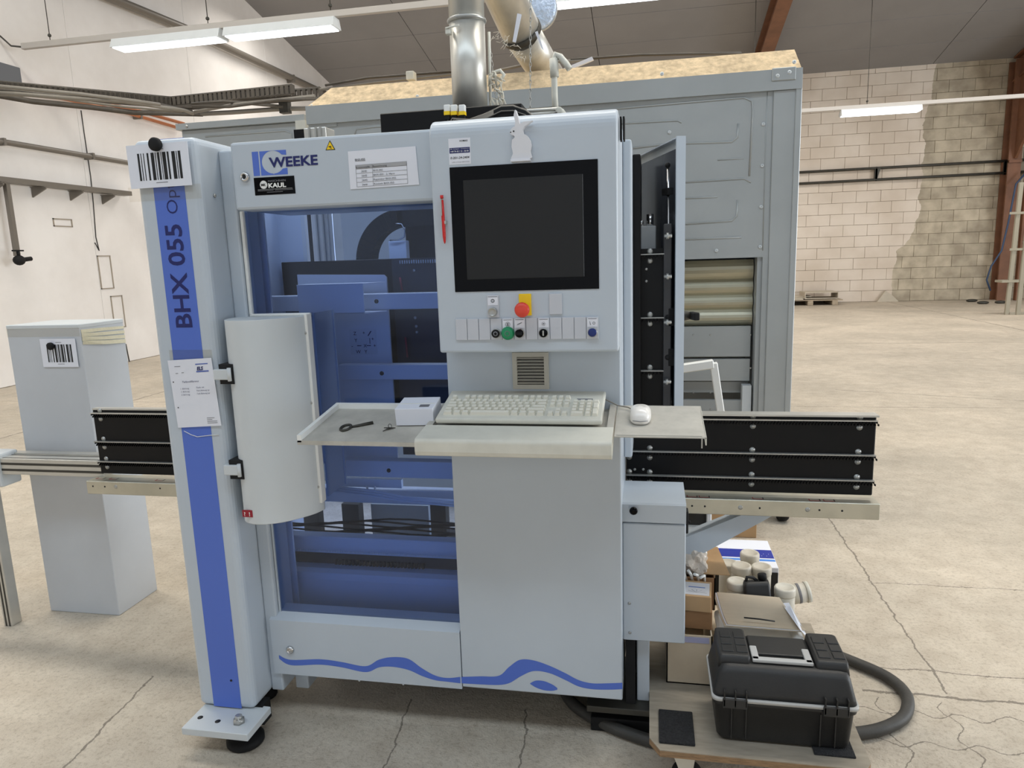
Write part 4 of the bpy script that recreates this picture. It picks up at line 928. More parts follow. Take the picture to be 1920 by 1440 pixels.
# shelf plates
def PI(u, v, y): return P(u, v, y=y)
a, c = PI(527, 492, 2.6), PI(830, 560, 2.6)
b = B(); b.box(a.x, -.1, 2.6, 2.63, 1.0, a.z, bev=.002, seg=1); bb = b.build('drill_head_plate', BLACK, MC)
b = B(); b.box(PI(735, 490, 2.58).x, -.1, 2.575, 2.6, .8, a.z-.003); b.build('drill_head_plate', mat('charcoal', srgb(42, 42, 46), .45), MC)
for u, v0, v1 in ((750, 520, 545), (760, 632, 670)):
    p0, p1 = PI(u, v0, 2.55), PI(u+4, v1, 2.55); b = B(); b.cyl(p0, p1, .004, 8); b.build('status_stick', mat('dull_red', srgb(150, 50, 60), .5) if 'dull_red' not in D.materials else D.materials['dull_red'], MC)
for u, v in ((776, 490), (776, 507), (778, 596), (780, 612), (781, 623)): c = PI(u, v, 2.57); screw(MC, (c.x, 2.575, c.z), .006)
b = B(); x = PI(750, 493, 2.56).x
while x < -.6: b.box(x, x+.004, 2.555, 2.575, a.z-.02, a.z-.008); x += .009
tag(b.build('comb_teeth', STEEL, MC), kind='stuff')
# vertical light panel (tall backing behind the bracket)
a, c = PI(557, 515, 2.5), PI(724, 515, 2.5); c2 = PI(735, 690, 2.5)
b = B(); b.poly([(a.x, 2.5, a.z), (c.x-.01, 2.5, c.z), (c.x, 2.5, c.z-.01), (c.x, 2.5, .78), (a.x, 2.5, .78)], (0, .01, 0)); vp = b.build('carriage_plate', IN, MC)
c = PI(655, 618, 2.5); e = PI(708, 664, 2.5)
b = B(); b.box(c.x, e.x, 2.4985, 2.5, e.z, c.z, m=mat('label_grey', srgb(214, 218, 226), .5))
w_, h_ = e.x-c.x, c.z-e.z
for tx, fx, fz in (('Z', .15, .78), ('Y', .17, .5), ('X', .5, .28), ('W', .2, .04), ('Y', .52, .04), ('+', .82, .55), ('+', .5, .8), ('-', .05, .28), ('+', .88, .28)):
    textmesh(b, tx, h_*.14, (c.x+fx*w_, 2.498, e.z+fz*h_), m=NAVY, bold=.01)
for x0_, x1_, z_ in ((.26, .42, .35), (.62, .78, .35)): b.box(c.x+x0_*w_, c.x+x1_*w_, 2.4976, 2.498, e.z+(z_-.015)*h_, e.z+(z_+.015)*h_, m=NAVY)
b.poly([(c.x+.68*w_, 2.4976, e.z+.75*h_), (c.x+.71*w_, 2.4976, e.z+.73*h_), (c.x+.84*w_, 2.4976, e.z+.93*h_), (c.x+.8*w_, 2.4976, e.z+.94*h_)], (0, .0004, 0), NAVY)
b.box(c.x+.74*w_, c.x+.76*w_, 2.4976, 2.498, e.z+.42*h_, e.z+.65*h_, m=NAVY)
b.build('axis_label', None, vp)
# clamping beams
for i, (u0, v0, v1, vs_) in enumerate(((493, 553, 583, 1), (632, 686, 714, 2), (638, 866, 897, 3))):
    a = PI(u0, v0, 2.42); c = PI(u0, v1, 2.42)
    z1 = PI(700, v0-2, 2.42).z; z0 = PI(700, v1-2, 2.42).z
    b = B(); b.box(a.x, -.3, 2.42, 2.47, z0, z1, bev=.004); cbm = b.build('clamping_beam', IN, MC)
    q = PI((706, 716, 729)[i], (565, 700, 882)[i], 2.42); screw(cbm, (q.x, 2.42, q.z), .008, DARKST)
# bent bracket
a, c = PI(556, 536, 2.32), PI(684, 588, 2.32)
b = B()
b.box(a.x, c.x, 2.32, 2.324, c.z, a.z, bev=.001, seg=1); b.poly([(a.x, 2.32, a.z), (c.x, 2.32, a.z), (c.x+.05, 2.4, a.z+.0), (a.x+.0, 2.4, a.z)], (0, 0, .003)); b.poly([(a.x, 2.32, c.z), (c.x, 2.32, c.z), (c.x+.05, 2.4, c.z), (a.x, 2.4, c.z)], (0, 0, .003))
b.build('bent_bracket', IN, MC)
# lower interior: bed covers, drum, cables, comb
def bed(v0, v1, y, m, name, bev=.006, dpt=.3):
    a, c = PI(700, v0, y), PI(700, v1, y); b = B(); b.box(-1.43, -.2, y, y+dpt, c.z, a.z, bev=bev); return b.build(name, m, MC)
bed(1077, 1160, 2.25, IN, 'bed_cover', .03)
bed(1010, 1042, 2.3, IN, 'bed_rail', .006, .05)
b = B(); b.box(-1.43, -.2, 2.32, 2.36, PI(700, 1075, 2.3).z, PI(700, 1045, 2.3).z); ch_ = b.build('chain_track', DARKST, MC)
for i in range(26):
    x = PI(625, 1060, 2.3).x+i*.0135; b = B(); b.poly([(x, 2.312, PI(700, 1066, 2.3).z), (x+.008, 2.312, PI(700, 1066, 2.3).z), (x+.011, 2.312, PI(700, 1056, 2.3).z), (x+.003, 2.312, PI(700, 1056, 2.3).z)], (0, .008, 0)); b.build('track_cell', MATTE, ch_)
b = B(); x = -1.4; zc = PI(700, 1038, 2.28).z
while x < -.58: b.box(x, x+.0036, 2.28, 2.284, zc-.003, zc+.003); x += .0066
tag(b.build('bead_strip', WHITE, MC), kind='stuff')
b = B(); a, c = PI(635, 897, 2.5), PI(700, 914, 2.5); b.box(PI(640, 900, 2.5).x, PI(752, 900, 2.5).x, 2.5, 2.52, c.z, a.z); b.build('lower_strip', IN, MC)
b = B(); a, c = PI(700, 917, 2.55), PI(700, 944, 2.55); b.box(-1.4, -.2, 2.55, 2.6, c.z, a.z, bev=.005); b.build('cross_member', IN, MC)
b = B(); b.tube([PI(u, v, 2.48) for u, v in ((688, 912), (690, 922), (696, 927), (703, 924), (703, 912))], .004, 8); b.build('hook', WHITE, MC)
for u0, u1 in ((515, 600), (640, 676), (806, 838)):
    a, c = PI(u0, 945, 2.7), PI(u1, 1008, 2.7); b = B(); b.box(a.x, c.x, 2.7, 2.75, c.z, a.z); b.build('rear_leg', DARKST, MC)
b = B(); a, c = PI(695, 945, 2.8), PI(806, 1008, 2.8); b.box(a.x, c.x, 2.8, 2.85, c.z, a.z); b.build('rear_box', ENC, MC)
for i in range(8):
    v = 978+i*3.6; pts = [(520+k*42, v+5*math.sin(k*.9+i*1.3)) for k in range(9)]
    b = B(); b.tube([PI(u, vv, 2.5) for u, vv in pts], .004, 6); b.build('cable', MATTE, MC)
for i in range(3):
    b = B(); b.tube([PI(u, vv, 2.46) for u, vv in ((620, 912+4*i), (700, 920+5*i), (760, 932+4*i), (870, 940+5*i))], .005, 6); b.build('cable', IN, MC)
# box at rear top, plugs and cable bundle
a, c = PI(712, 213, 2.6), PI(845, 242, 2.6); c2 = PI(916, 200, 2.6)
b = B(); b.box(a.x, c2.x+.12, 2.6, 2.9, 1.95, a.z, bev=.003, seg=1); b.build('rear_black_box', BLACK, MC)
for i, u in enumerate((839, 852, 867)):
    p = PI(u, 205, 2.5); b = B(); b.box(p.x-.011, p.x+.011, 2.49, 2.51, p.z-.01, p.z+.014, bev=.003, m=WHITE); b.box(p.x-.0105, p.x+.0105, 2.488, 2.511, p.z-.02, p.z-.008, m=YEL); b.box(p.x-.008, p.x+.008, 2.492, 2.508, p.z-.035, p.z-.02, m=MATTE)
    b.tube([(p.x, 2.5, p.z-.035), (p.x-.008, 2.5, p.z-.06), (p.x-.02, 2.5, p.z-.1)], .003, 6, m=CABLE); b.build('cable_plug', None, MC)
for i in range(7):
    k = i*1.7
    b = B(); b.tube([PI(u, v+k, 2.6) for u, v in ((852, 240), (880, 228), (915, 212), (940, 200), (962, 199), (985, 207), (1000, 219), (1012, 232))], .0045, 6); b.build('cable', MATTE if i not in (0, 5) else CABLE, MC)
b = B(); b.tube([PI(u, v, 2.62) for u, v in ((980, 208), (1000, 219), (1020, 222), (1045, 213))], .006, 6); b.build('cable', MATTE, MC)
for i in range(6):
    b = B(); b.tube([PI(u, v, 2.48) for u, v in ((838+i*5, 238), (848+i*4, 222+i), (880, 224+2*i), (925, 208+i))], .0022, 5); b.build('thin_wire', CABLE, MC)
# ------------------------------------------------------------------ things on the machine
def barcode_sheet(name, cx, zc, w_, h_, y, rot, label, dy=0):
    """sheet facing -y, rotated by rot about y"""
    t = thing(name, (cx, y, zc), label, 'paper')
    M = Matrix.Translation((cx, y, zc)) @ Matrix.Rotation(rot, 4, 'Y')
    b = B(); b.box(-w_/2, w_/2, -.0006, .0006, -h_/2, h_/2, M=M, m=PAPER); b.build('sheet', None, t)
    b = B(); x = -w_*.33; random.seed(11)
    for wd, gp in ((4, 3), (1.5, 4), (1.5, 6), (3.5, 5), (6.5, 2.5), (1.5, 3), (4.5, 3), (1.2, 2), (7, 3), (3.5, 6), (7, 2.5), (1.5, 2.5), (5, 0)):
        k = w_*.68/88; b.box(x, x+wd*k, -.0012, -.0006, -h_*.33, h_*.3, M=M, m=INK); x += (wd+gp)*k
    for zz, a, c in ((-.4, -.07, .12), (.36, -.06, .1)):
        x = w_*a
        while x < w_*c: b.box(x, x+w_*.008, -.0012, -.0006, h_*zz, h_*(zz+.018), M=M, m=GREYINK); x += w_*.012
    b.build('barcode_print', None, t)
    return t
barcode_sheet('barcode_sheet', -1.402, 1.845, .2, .122, 1.921, R(-.5), 'white barcode sheet held on the top of the striped column')
b = B(); c = P(293, 271, y=1.915); b.lathe((c.x, 1.919, c.z), [(.017, 0), (.019, .004), (.019, .014), (.015, .018), (.002, .018)], 24, axis='y'); tag(b.build('round_magnet', MATTE), 'round black magnet on the barcode sheet of the column', 'magnet')
b = B(); a, c = P(240, 352, y=1.926), P(378, 372, y=1.926); b.box(a.x-.0, c.x, 1.926, 1.9268, c.z, a.z, m=CLEAR); tag(b.build('adhesive_tape', CLEAR), 'clear adhesive tape strip below the column barcode sheet', 'tape')
# service note on the column
t = thing('handwritten_note', (-1.34, 1.925, 1.17), 'handwritten note in a clear sleeve taped to the blue stripe', 'paper')
q = [P(u, v, y=1.925) for u, v in ((314, 676), (396, 671), (415, 798), (334, 802))]
o_ = q[3]; ex = (q[2]-q[3]); ez = (q[0]-q[3]); ex2 = ex.normalized(); ez2 = ez.normalized()
b = B(); b.poly([x+Vector((0, 0, 0)) for x in q], (0, .001, 0), PAPER); b.build('sheet', None, t)
b = B()
def on(fx, fz): return o_+ex*fx+ez*fz+Vector((0, -.0008, 0))
textmesh(b, 'ELS', .011, on(.64, .83), ex2, ez2, NAVY, bold=.04, width=.022, shear=.2)
b.poly([on(.62, .80), on(.9, .80), on(.9, .82), on(.62, .82)], (0, .0003, 0), mat('letterhead_blue', srgb(90, 110, 180), .5)); b.poly([on(.62, .91), on(.9, .91), on(.9, .925), on(.62, .925)], (0, .0003, 0), D.materials['letterhead_blue'])
PEN = mat('ballpoint_ink', srgb(90, 92, 120), .6)
textmesh(b, 'Tiefendifferenz', .006, on(.26, .66), ex2, ez2, PEN, shear=.3, width=.058)
for i, (l1, l2) in enumerate((('1. Bohrung', 'Tiefe ok'), ('2. Bohrung', 'Tiefe Bohrung up'), ('3. Bohrung', 'Tiefe Bohrung up'))):
    textmesh(b, l1, .0045, on(.2, .565-.045*i), ex2, ez2, PEN, shear=.3, width=.03); textmesh(b, l2, .0045, on(.56, .57-.045*i), ex2, ez2, PEN, shear=.3, width=.044 if i else .028)
for fx, fz, w_ in ((.14, .9, .02), (.14, .8, .009), (.28, .805, .008), (.7, .12, .026), (.7, .095, .018), (.7, .07, .034), (.7, .045, .034)):
    a = on(fx, fz); b.poly([a, a+ex2*w_, a+ex2*w_+ez2*.0014, a+ez2*.0014], (0, .0003, 0), GREYINK)
for fx, fz in ((.06, .68), (.08, .3)):
    a = on(fx, fz); b.lathe(a, [(.0001, 0), (.002, 0), (.002, .0003), (.0001, .0003)], 10, m=INK, axis='y')
b.build('handwriting', None, t)
b = B(); b.tube([P(u, v, y=1.928) for u, v in ((345, 808), (358, 815), (370, 819), (395, 816), (410, 815))], .0012, 5); tag(b.build('tape_scrap', WHITE), 'crumpled clear tape scrap just below the handwritten note', 'tape')
b = B(); b.box(*[P(318, 668, y=1.9285).x, P(398, 668, y=1.9285).x], 1.9284, 1.929, P(350, 676, y=1.9285).z, P(350, 656, y=1.9285).z); tag(b.build('adhesive_tape', CLEAR), 'clear adhesive tape strip at the top of the handwritten note', 'tape')
# cost centre sheet
t = thing('cost_centre_sheet', (-.74, YFa-.002, 1.8), 'white sheet with a small table taped on the upper fascia', 'paper')
q = [P(u, v, y=YFa-.002) for u, v in ((652, 284), (779, 274), (786, 346), (657, 355))]
o_ = q[3]; ex = q[2]-q[3]; ez = q[0]-q[3]; ex2 = ex.normalized(); ez2 = ez.normalized()
b = B(); b.poly(q, (0, .001, 0), PAPER); b.build('sheet', None, t)
b = B()
textmesh(b, 'BHX-055', .0055, on(.1, .74), ex2, ez2, INK, width=.03, bold=.01)
b.poly([on(.1, .725), on(.25, .725), on(.25, .732), on(.1, .732)], (0, .0003, 0), INK)
b.poly([on(.1, .52), on(.84, .52), on(.84, .62), on(.1, .62)], (0, .0003, 0), mat('table_head', srgb(168, 168, 170), .6))
for k in range(6):
    z = .52-.118*k if k else .62
    if k: z = .52-.118*(k-1)
    b.poly([on(.1, z), on(.84, z), on(.84, z+.006), on(.1, z+.006)], (0, .0004, 0), GREYINK)
for fx in (.1, .34, .837): b.poly([on(fx, .05), on(fx+.003, .05), on(fx+.003, .62), on(fx, .62)], (0, .0004, 0), GREYINK)
o_ = o_+Vector((0, -.0006, 0))
textmesh(b, 'Kostenstelle', .0048, on(.105, .54), ex2, ez2, INK, width=.042); textmesh(b, 'Bezeichnung', .0048, on(.35, .54), ex2, ez2, INK, width=.042)
for k, (n_, d_, w_) in enumerate((('2640', 'BHX-055', .028), ('2642', 'BHX-055 - 2. Mann', .063), ('2645', 'Reparatur BHX-055', .066), ('2646', 'Rüstzeit BHX-055', .06))):
    textmesh(b, n_, .005, on(.18, .43-.118*k), ex2, ez2, INK, width=.0165); textmesh(b, d_, .005, on(.355, .43-.118*k), ex2, ez2, INK, width=w_)
b.build('table_print', None, t)
# red pen held on the hood
t = thing('red_pen', tuple(P(831, 455, y=YH-.01)), 'red ballpoint pen clipped upright left of the monitor', 'pen')
p0, p1 = P(828, 366, y=YH-.012), P(834, 457, y=YH-.012); d = p1-p0
b = B(); b.tube([p0+d*.1, p0+d*.5, p0+d*.85, p0+d*.96, p1], [.0042, .0045, .0045, .003, .001], 12); b.build('barrel', RED, t)
b = B(); b.cyl(p0, p0+d*.07, .0045, 12, m=RED); b.cyl(p0+d*.07, p0+d*.1, .0035, 10, m=STEEL); b.build('push_cap', None, t)
b = B(); b.box(p0.x-.0025+.000, p0.x+.0005, YH-.02, YH-.017, (p0+d*.42).z, (p0+d*.1).z); b.build('clip', STEEL, t)
b = B(); q_ = p0+d*.56; b.box(q_.x-.006, q_.x+.008, YH-.015, YH, q_.z-.004, q_.z+.004); b.build('pen_holder', STEEL, t)
# paper rabbit figure on the hood
t = thing('rabbit_cutout', tuple(P(978, 297, y=YH-.01)), 'small white rabbit-shaped figure stuck above the monitor', 'figurine')
out = [(960, 300), (958, 296), (962, 288), (959, 275), (960, 262), (965, 258), (964, 254), (958, 252), (956, 249), (958, 242), (962, 238), (965, 237), (966, 228), (963, 216), (965, 206), (967, 206), (971, 218), (974, 232), (982, 228), (998, 226), (990, 232), (983, 237), (980, 243), (981, 250), (988, 254), (994, 262), (996, 272), (994, 283), (996, 290), (997, 295), (995, 297)]
b = B(); b.poly([P(u, v, y=YH-.018) for u, v in out], (0, .016, 0)); rb = b.build('body', mat('rabbit_white', srgb(222, 222, 226), .6), t)
b = B(); e = P(963, 246, y=YH-.0185); b.sphere(e, .0022, sc=(1, .4, 1), seg=8); b.sphere(e+Vector((-.008, 0, -.002)), .002, sc=(1, .4, .7), seg=8); b.build('face_marks', INK, t)
b = B(); b.box(P(960, 300, y=YH).x, P(996, 298, y=YH).x, YH-.022, YH, P(975, 300, y=YH-.02).z-.003, P(975, 297, y=YH-.02).z); b.build('base', PAPER, t)
# keyboard
KB = thing('keyboard', (-.355, 1.95, tz(1.95)), 'dusty cream full-size keyboard lying in the shelf well', 'keyboard')
Mk = Matrix.Translation((-.586, 1.856, tz(1.856)+.002)) @ Matrix.Rotation(R(14), 4, 'X')
b = B(); b.box(0, .462, 0, .19, 0, .016, bev=.005, M=Mk); b.build('case', DUSTY, KB)
ku = .0192; rows = []
def key(x, y, w_=1, h_=1):
    b = B(); g = .0012
    x0, x1, y0, y1 = x+g, x+w_*ku-g, y+g, y+h_*ku*.95-g; i_ = .003
    b.loft([[Mk @ Vector(p) for p in ((x0, y0, .014), (x1, y0, .014), (x1, y1, .014), (x0, y1, .014))], [Mk @ Vector(p) for p in ((x0+i_, y0+.002, .0245), (x1-i_, y0+.002, .0245), (x1-i_, y1-i_, .0255), (x0+i_, y1-i_, .0255))]], KEYM, sm=False)
    b.build('key', KEYM, KB)
ox, oy = .016, .022; ky = ku*.95
x = ox
for w_ in (1.5, 1.25, 1.25, 6, 1.25, 1.25, 1.25, 1.25): key(x, oy, w_); x += w_*ku
for r_, first, cnt, last in ((1, 1.25, 11, 2.75), (2, 1.75, 11, 2.25), (3, 1.5, 12, 1.5), (4, 1, 12, 2)):
    x = ox; key(x, oy+r_*ky, first); x += first*ku
    for _ in range(cnt): key(x, oy+r_*ky); x += ku
    key(x, oy+r_*ky, last)
y6 = oy+5.45*ky
key(ox, y6)
for g0 in (2, 6.5, 11):
    for k in range(4): key(ox+(g0+k)*ku, y6)
nx = ox+15.3*ku
for k in range(3):
    key(nx+k*ku, y6); key(nx+k*ku, oy+4*ky); key(nx+k*ku, oy+3*ky); key(nx+k*ku, oy)
key(nx+ku, oy+ky)
nx += 3.3*ku
for r_ in range(1, 5):
    for k in range(3): key(nx+k*ku, oy+r_*ky)
key(nx, oy, 2); key(nx+2*ku, oy); key(nx+3*ku, oy, 1, 2); key(nx+3*ku, oy+2*ky, 1, 2); key(nx+3*ku, oy+4*ky)
b = B(); b.box(nx+.01, nx+.055, y6+.004, y6+.012, .016, .0165, M=Mk); b.build('indicator_strip', GREYINK, KB)
b = B(); b.tube([Mk @ Vector((.455, .15, .01)), (-.09, 2.0, 1.125), (-.06, 1.99, 1.122), (-.045, 1.965, 1.119)], .002, 6); tag(b.build('mouse_cable', CABLE), 'thin grey cable from keyboard corner to the mouse', 'cable')
# mouse
t = thing('computer_mouse', (-.025, 1.92, tz(1.92, 1.08)), 'glossy white computer mouse on the dusty right tray', 'mouse')
MW = mat('gloss_white', srgb(236, 232, 226), .22)
b = B(); rings = []
for k, (h_, sx, sy) in enumerate(((0, .9, .9), (.006, 1, 1), (.018, .98, .98), (.027, .86, .86), (.033, .6, .62), (.035, .2, .2))):
    ring = []
    for j in range(28):
        a = 2*math.pi*j/28; cx_, sx_ = math.cos(a), math.sin(a)
        e_ = lambda v: math.copysign(abs(v)**.72, v)
        ring.append((-.025+.029*sx*e_(cx_), 1.92+.052*sy*e_(sx_), tz(1.92+.052*sy*e_(sx_), 1.082)+h_*(1-.12*e_(sx_))))
    rings.append(ring)
b.loft(rings, MW); b.build('shell', MW, t)
b = B(); b.tube([(-.045, 1.871, tz(1.87, 1.082)+.012), (-.025, 1.866, tz(1.87, 1.082)+.011), (-.005, 1.871, tz(1.87, 1.082)+.012)], .0009, 5); b.build('seam', GREYINK, t)
b = B(); b.cyl((-.028, 1.95, tz(1.95, 1.082)+.022), (-.022, 1.95, tz(1.95, 1.082)+.022), .006, 12); b.build('scroll_wheel', GREYINK, t)
# white carton box on the left tray
t = thing('carton_box', (-.65, 1.93, tz(1.93, 1.07)), 'small white cardboard box on the left tray', 'box')
Mb = Matrix.Translation((-.657, 1.925, tz(1.925, 1.068)+.001)) @ Matrix.Rotation(R(7), 4, 'X') @ Matrix.Rotation(R(4), 4, 'Z')
b = B(); b.box(-.055, .055, -.045, .06, 0, .05, bev=.001, seg=1, M=Mb); b.build('carton', PAPER, t)
b = B(); b.box(-.052, .052, -.004, .004, .05, .0506, M=Mb); b.build('lid_seam', WHITE, t)
b = B(); b.box(.012, .04, -.03, -.01, .0501, .0508, M=Mb); b.build('printed_label', GREYINK, t)
# spanner
t = thing('ring_spanner', tuple(P(665, 795, y=1.87)), 'dark open-ended service key lying on the left tray', 'tool')
c0, c1 = P(648, 797, y=1.855), P(694, 788, y=1.875)
zt_ = lambda y: tz(y, 1.067)+.004
b = B(); pts = []
for k in range(17):
    a = 2*math.pi*k/16; x = c0.x+.014*math.cos(a); y = 1.855+.022*math.sin(a); pts.append((x, y, zt_(y)))
b.tube(pts, .0035, 8); b.build('ring', DARKST, t)
b = B(); b.tube([(c0.x+.014, 1.862, zt_(1.86)), (c0.x+.03, 1.87, zt_(1.87)), (c1.x, 1.895, zt_(1.895))], [.003, .004, .005], 8); b.build('shank', DARKST, t)
# keys
t = thing('key_bunch', tuple(P(732, 797, y=1.855)), 'small bunch of dark keys on the left tray', 'keys')
kc = P(731, 797, y=1.855); kc.z = zt_(kc.y)
b = B(); pts = [(kc.x+.005*math.cos(2*math.pi*k/12), kc.y, kc.z+.006+.006*math.sin(2*math.pi*k/12)) for k in range(13)]; b.tube(pts, .0008, 5); b.build('key_ring', DARKST, t)
for dx, dy in ((-.02, .005), (-.014, -.02), (.014, .006)):
    e = Vector((kc.x+dx, kc.y+dy, zt_(kc.y+dy)-.001)); b = B(); b.tube([Vector((kc.x, kc.y, kc.z+.0005)), e], [.0022, .0012], 5); b.lathe((kc.x+dx*.2, kc.y+dy*.2, kc.z-.001), [(.004, 0), (.004, .002), (.001, .002)], 8); b.build('key_blade', DARKST, t)
# ------------------------------------------------------------------ left: cabinet, conveyor
XC0, XC1, YC0, YC1 = -2.735, -2.37, 2.61, 2.87
t = thing('grey_cabinet', ((XC0+XC1)/2, 2.74, 0), 'plain light grey upright steel cabinet left of the machine', 'cabinet')
b = B(); b.box(XC0, XC1, YC0, YC1, 0, P(165, 608, y=YC0).z, bev=.004); b.build('cabinet_body', CABP, t)
b = B(); zc_ = P(165, 608, y=YC0).z; b.box(XC0-.001, XC1+.001, YC0-.001, YC1+.001, zc_-.018, zc_+.001, bev=.003, seg=1); b.build('top_rim', PAINT2, t)
barcode_sheet('barcode_sheet', P(109, 662, y=2.6).x, P(109, 662, y=2.6).z, .175, .122, 2.605, R(0), 'white barcode sheet held by a magnet on the grey cabinet')
c = P(96, 649, y=2.6); b = B(); b.lathe((c.x, 2.603, c.z), [(.014, 0), (.016, .004), (.016, .012), (.012, .016), (.002, .016)], 20, axis='y'); tag(b.build('round_magnet', MATTE), 'round black magnet on the barcode sheet of the grey cabinet', 'magnet')
b = B(); TAPE = mat('yellowed_tape', srgb(222, 216, 190), .3, bump=.5, bs=30)
for k in range(4):
    y0, y1 = 2.615, 2.868; z0 = P(165, 618+7*k, y=YC0).z
    pts = []
    b.poly([(XC1+.001+.0015*k, y0, z0), (XC1+.001+.0015*k, 2.74, z0-.004-.003*k), (XC1+.001, y1, z0-.01-.004*k), (XC1+.001, y1, z0-.022-.006*k), (XC1+.001+.0015*k, 2.74, z0-.018-.004*k), (XC1+.001, y0, z0-.016)], (.0012, 0, 0))
tag(b.build('yellowed_tape_wrap', TAPE), 'wrinkled yellowed tape on the side of the grey cabinet top', 'tape')
b = B(); b.box(XC0, XC1, YC0-.0012, YC0-.0005, P(90, 632, y=2.6).z, P(90, 615, y=2.6).z); tag(b.build('adhesive_tape', CLEAR), 'clear tape band across the grey cabinet above its barcode', 'tape')
# conveyor profile
t = thing('infeed_conveyor', (-2.6, 2.48, 0), 'aluminium slotted-profile infeed conveyor frame at the left edge', 'conveyor')
def profile(x0, x1, y0, y1, z0, z1, par, name='profile', vert=False):
    b = B(); b.box(x0, x1, y0, y1, z0, z1, bev=.003); o = b.build(name, ALUC, par)
    if not vert:
        for f in (.3, .68):
            z = z0+(z1-z0)*f; b = B(); b.box(x0, x1, y0-.0008, y0, z-.005, z+.005); b.build('slot', DARKST, o)
        b = B(); b.box(x0, x1, y0+.01, y0+.016, z1, z1+.0008); b.box(x0, x1, y1-.016, y1-.01, z1, z1+.0008); b.build('top_slot', DARKST, o)
    else:
        for f in (.3, .7):
            x = x0+(x1-x0)*f; b = B(); b.box(x-.004, x+.004, y0-.0008, y0, z0, z1); b.build('slot', DARKST, o)
    return o
zp1, zp0 = P(90, 862, y=2.45).z, P(90, 892, y=2.45).z
profile(-4.2, -2.205, 2.45, 2.52, zp0, zp1, t)
px_ = P(6, 1170, z=0)
profile(-2.835, -2.79, 2.46, 2.51, 0, .655, t, 'post', True)
b = B(); b.box(-2.85, -2.70, 2.44, 2.54, .655, .80, bev=.008); b.build('corner_joint', PAINT2, t)
b = B(); b.box(-2.85, -2.2, 2.52, 2.56, zp1-.005, zp1+.005); b.build('roller_track', ALUC, t)
# ------------------------------------------------------------------ right: dolly with clutter
ZD = .145
DK = [P(u, v, z=ZD) for u, v in ((1228, 1411), (1621, 1425), (1600, 1352), (1500, 1190), (1217, 1190))]
x0d, x1d = .0, .600; y0d, y1d = 1.865, 2.66
t = thing('furniture_dolly', (.3, 2.2, 0), 'low plywood furniture dolly carrying the toolbox and boxes', 'dolly')
b = B(); pts = [(x0d+.03, y0d, ZD), (x1d-.02, y0d, ZD), (x1d, y0d+.03, ZD), (x1d, y1d, ZD), (x0d, y1d, ZD), (x0d, y0d+.05, ZD)]
b.poly([Vector(p)-Vector((0, 0, .003)) for p in pts], (0, 0, .003), WOOD); b.build('deck', WOOD, t)
b = B(); b.poly([Vector(p)-Vector((0, 0, .022)) for p in pts], (0, 0, .019), WOODE); b.build('deck_core', WOODE, t)
for x, y in ((.108, 1.905), (.5, 1.905), (.098, 2.58), (.455, 2.58)):
    b = B(); b.lathe((x, y+.014, .044), [(.01, 0), (.04, 0), (.044, .005), (.044, .023), (.04, .028), (.0101, .028)], 28, axis='y'); wh = b.build('caster', MATTE, t)
    b = B(); b.lathe((x, y+.016, .044), [(.003, 0), (.034, 0), (.034, .032), (.026, .034), (.02, .033), (.0031, .033)], 24, axis='y'); b.build('wheel_disc', PAINT2, wh)
    b = B()
    for sy_ in (-.022, .019): b.poly([(x-.01, y+sy_, .035), (x+.01, y+sy_, .035), (x+.022, y+sy_, .118), (x-.04, y+sy_, .118)], (0, .003, 0))
    b.box(x-.045, x+.03, y-.03, y+.03, .117, .123); b.lathe((x, y-.022, .044), [(.007, 0), (.007, .004), (.001, .004)], 8, axis='y'); b.build('fork', ALUC, wh)
b = B(); b.box(.028, .130, 1.892, 2.045, ZD, ZD+.008, bev=.003); b.build('carpet_pad', CARPET, t)
b = B(); b.box(.455, .565, 1.905, 2.06, ZD, ZD+.006, bev=.002); b.build('carpet_pad', CARPET, t)
# toolbox
TX0, TX1, TY0, TY1, TZ = .183, .565, 1.922, 2.14, ZD+.007
t = thing('toolbox', ((TX0+TX1)/2, 2.05, TZ), 'large black plastic toolbox with grey handle on the dolly', 'toolbox')
def rr(x0, x1, y0, y1, z, r=.02, n=5):
    out = []
    for cx_, cy_, a0 in ((x1-r, y1-r, 0), (x0+r, y1-r, 90), (x0+r, y0+r, 180), (x1-r, y0+r, 270)):
        for k in range(n+1):
            a = R(a0+90*k/n); out.append((cx_+r*math.cos(a), cy_+r*math.sin(a), z))
    return out
b = B(); b.loft([rr(TX0+.016, TX1-.016, TY0+.012, TY1-.012, TZ), rr(TX0+.01, TX1-.01, TY0+.008, TY1-.008, TZ+.01), rr(TX0+.002, TX1-.002, TY0+.002, TY1-.002, TZ+.115), rr(TX0-.003, TX1+.003, TY0-.004, TY1+.004, TZ+.117), rr(TX0-.003, TX1+.003, TY0-.004, TY1+.004, TZ+.13)], TOOLB)
tb = b.build('lower_case', TOOLB, t)
for x in (.23, .27, .47, .51): b = B(); b.box(x, x+.003, TY0-.001, TY0+.012, TZ+.01, TZ+.11); b.build('body_rib', TOOLB, tb)
b = B(); b.loft([rr(TX0-.007, TX1+.007, TY0-.008, TY1+.006, TZ+.130), rr(TX0-.007, TX1+.007, TY0-.008, TY1+.006, TZ+.141)], TOOLG); b.build('grey_seal_rim', TOOLG, t)
b = B(); b.loft([rr(TX0-.003, TX1+.003, TY0-.003, TY1+.003, TZ+.1415), rr(TX0, TX1, TY0, TY1, TZ+.155), rr(TX0+.012, TX1-.012, TY0+.012, TY1-.01, TZ+.205), rr(TX0+.02, TX1-.02, TY0+.022, TY1-.018, TZ+.222), rr(TX0+.03, TX1-.03, TY0+.04, TY1-.03, TZ+.226)], TOOLB); lidt = b.build('lid', TOOLB, t)
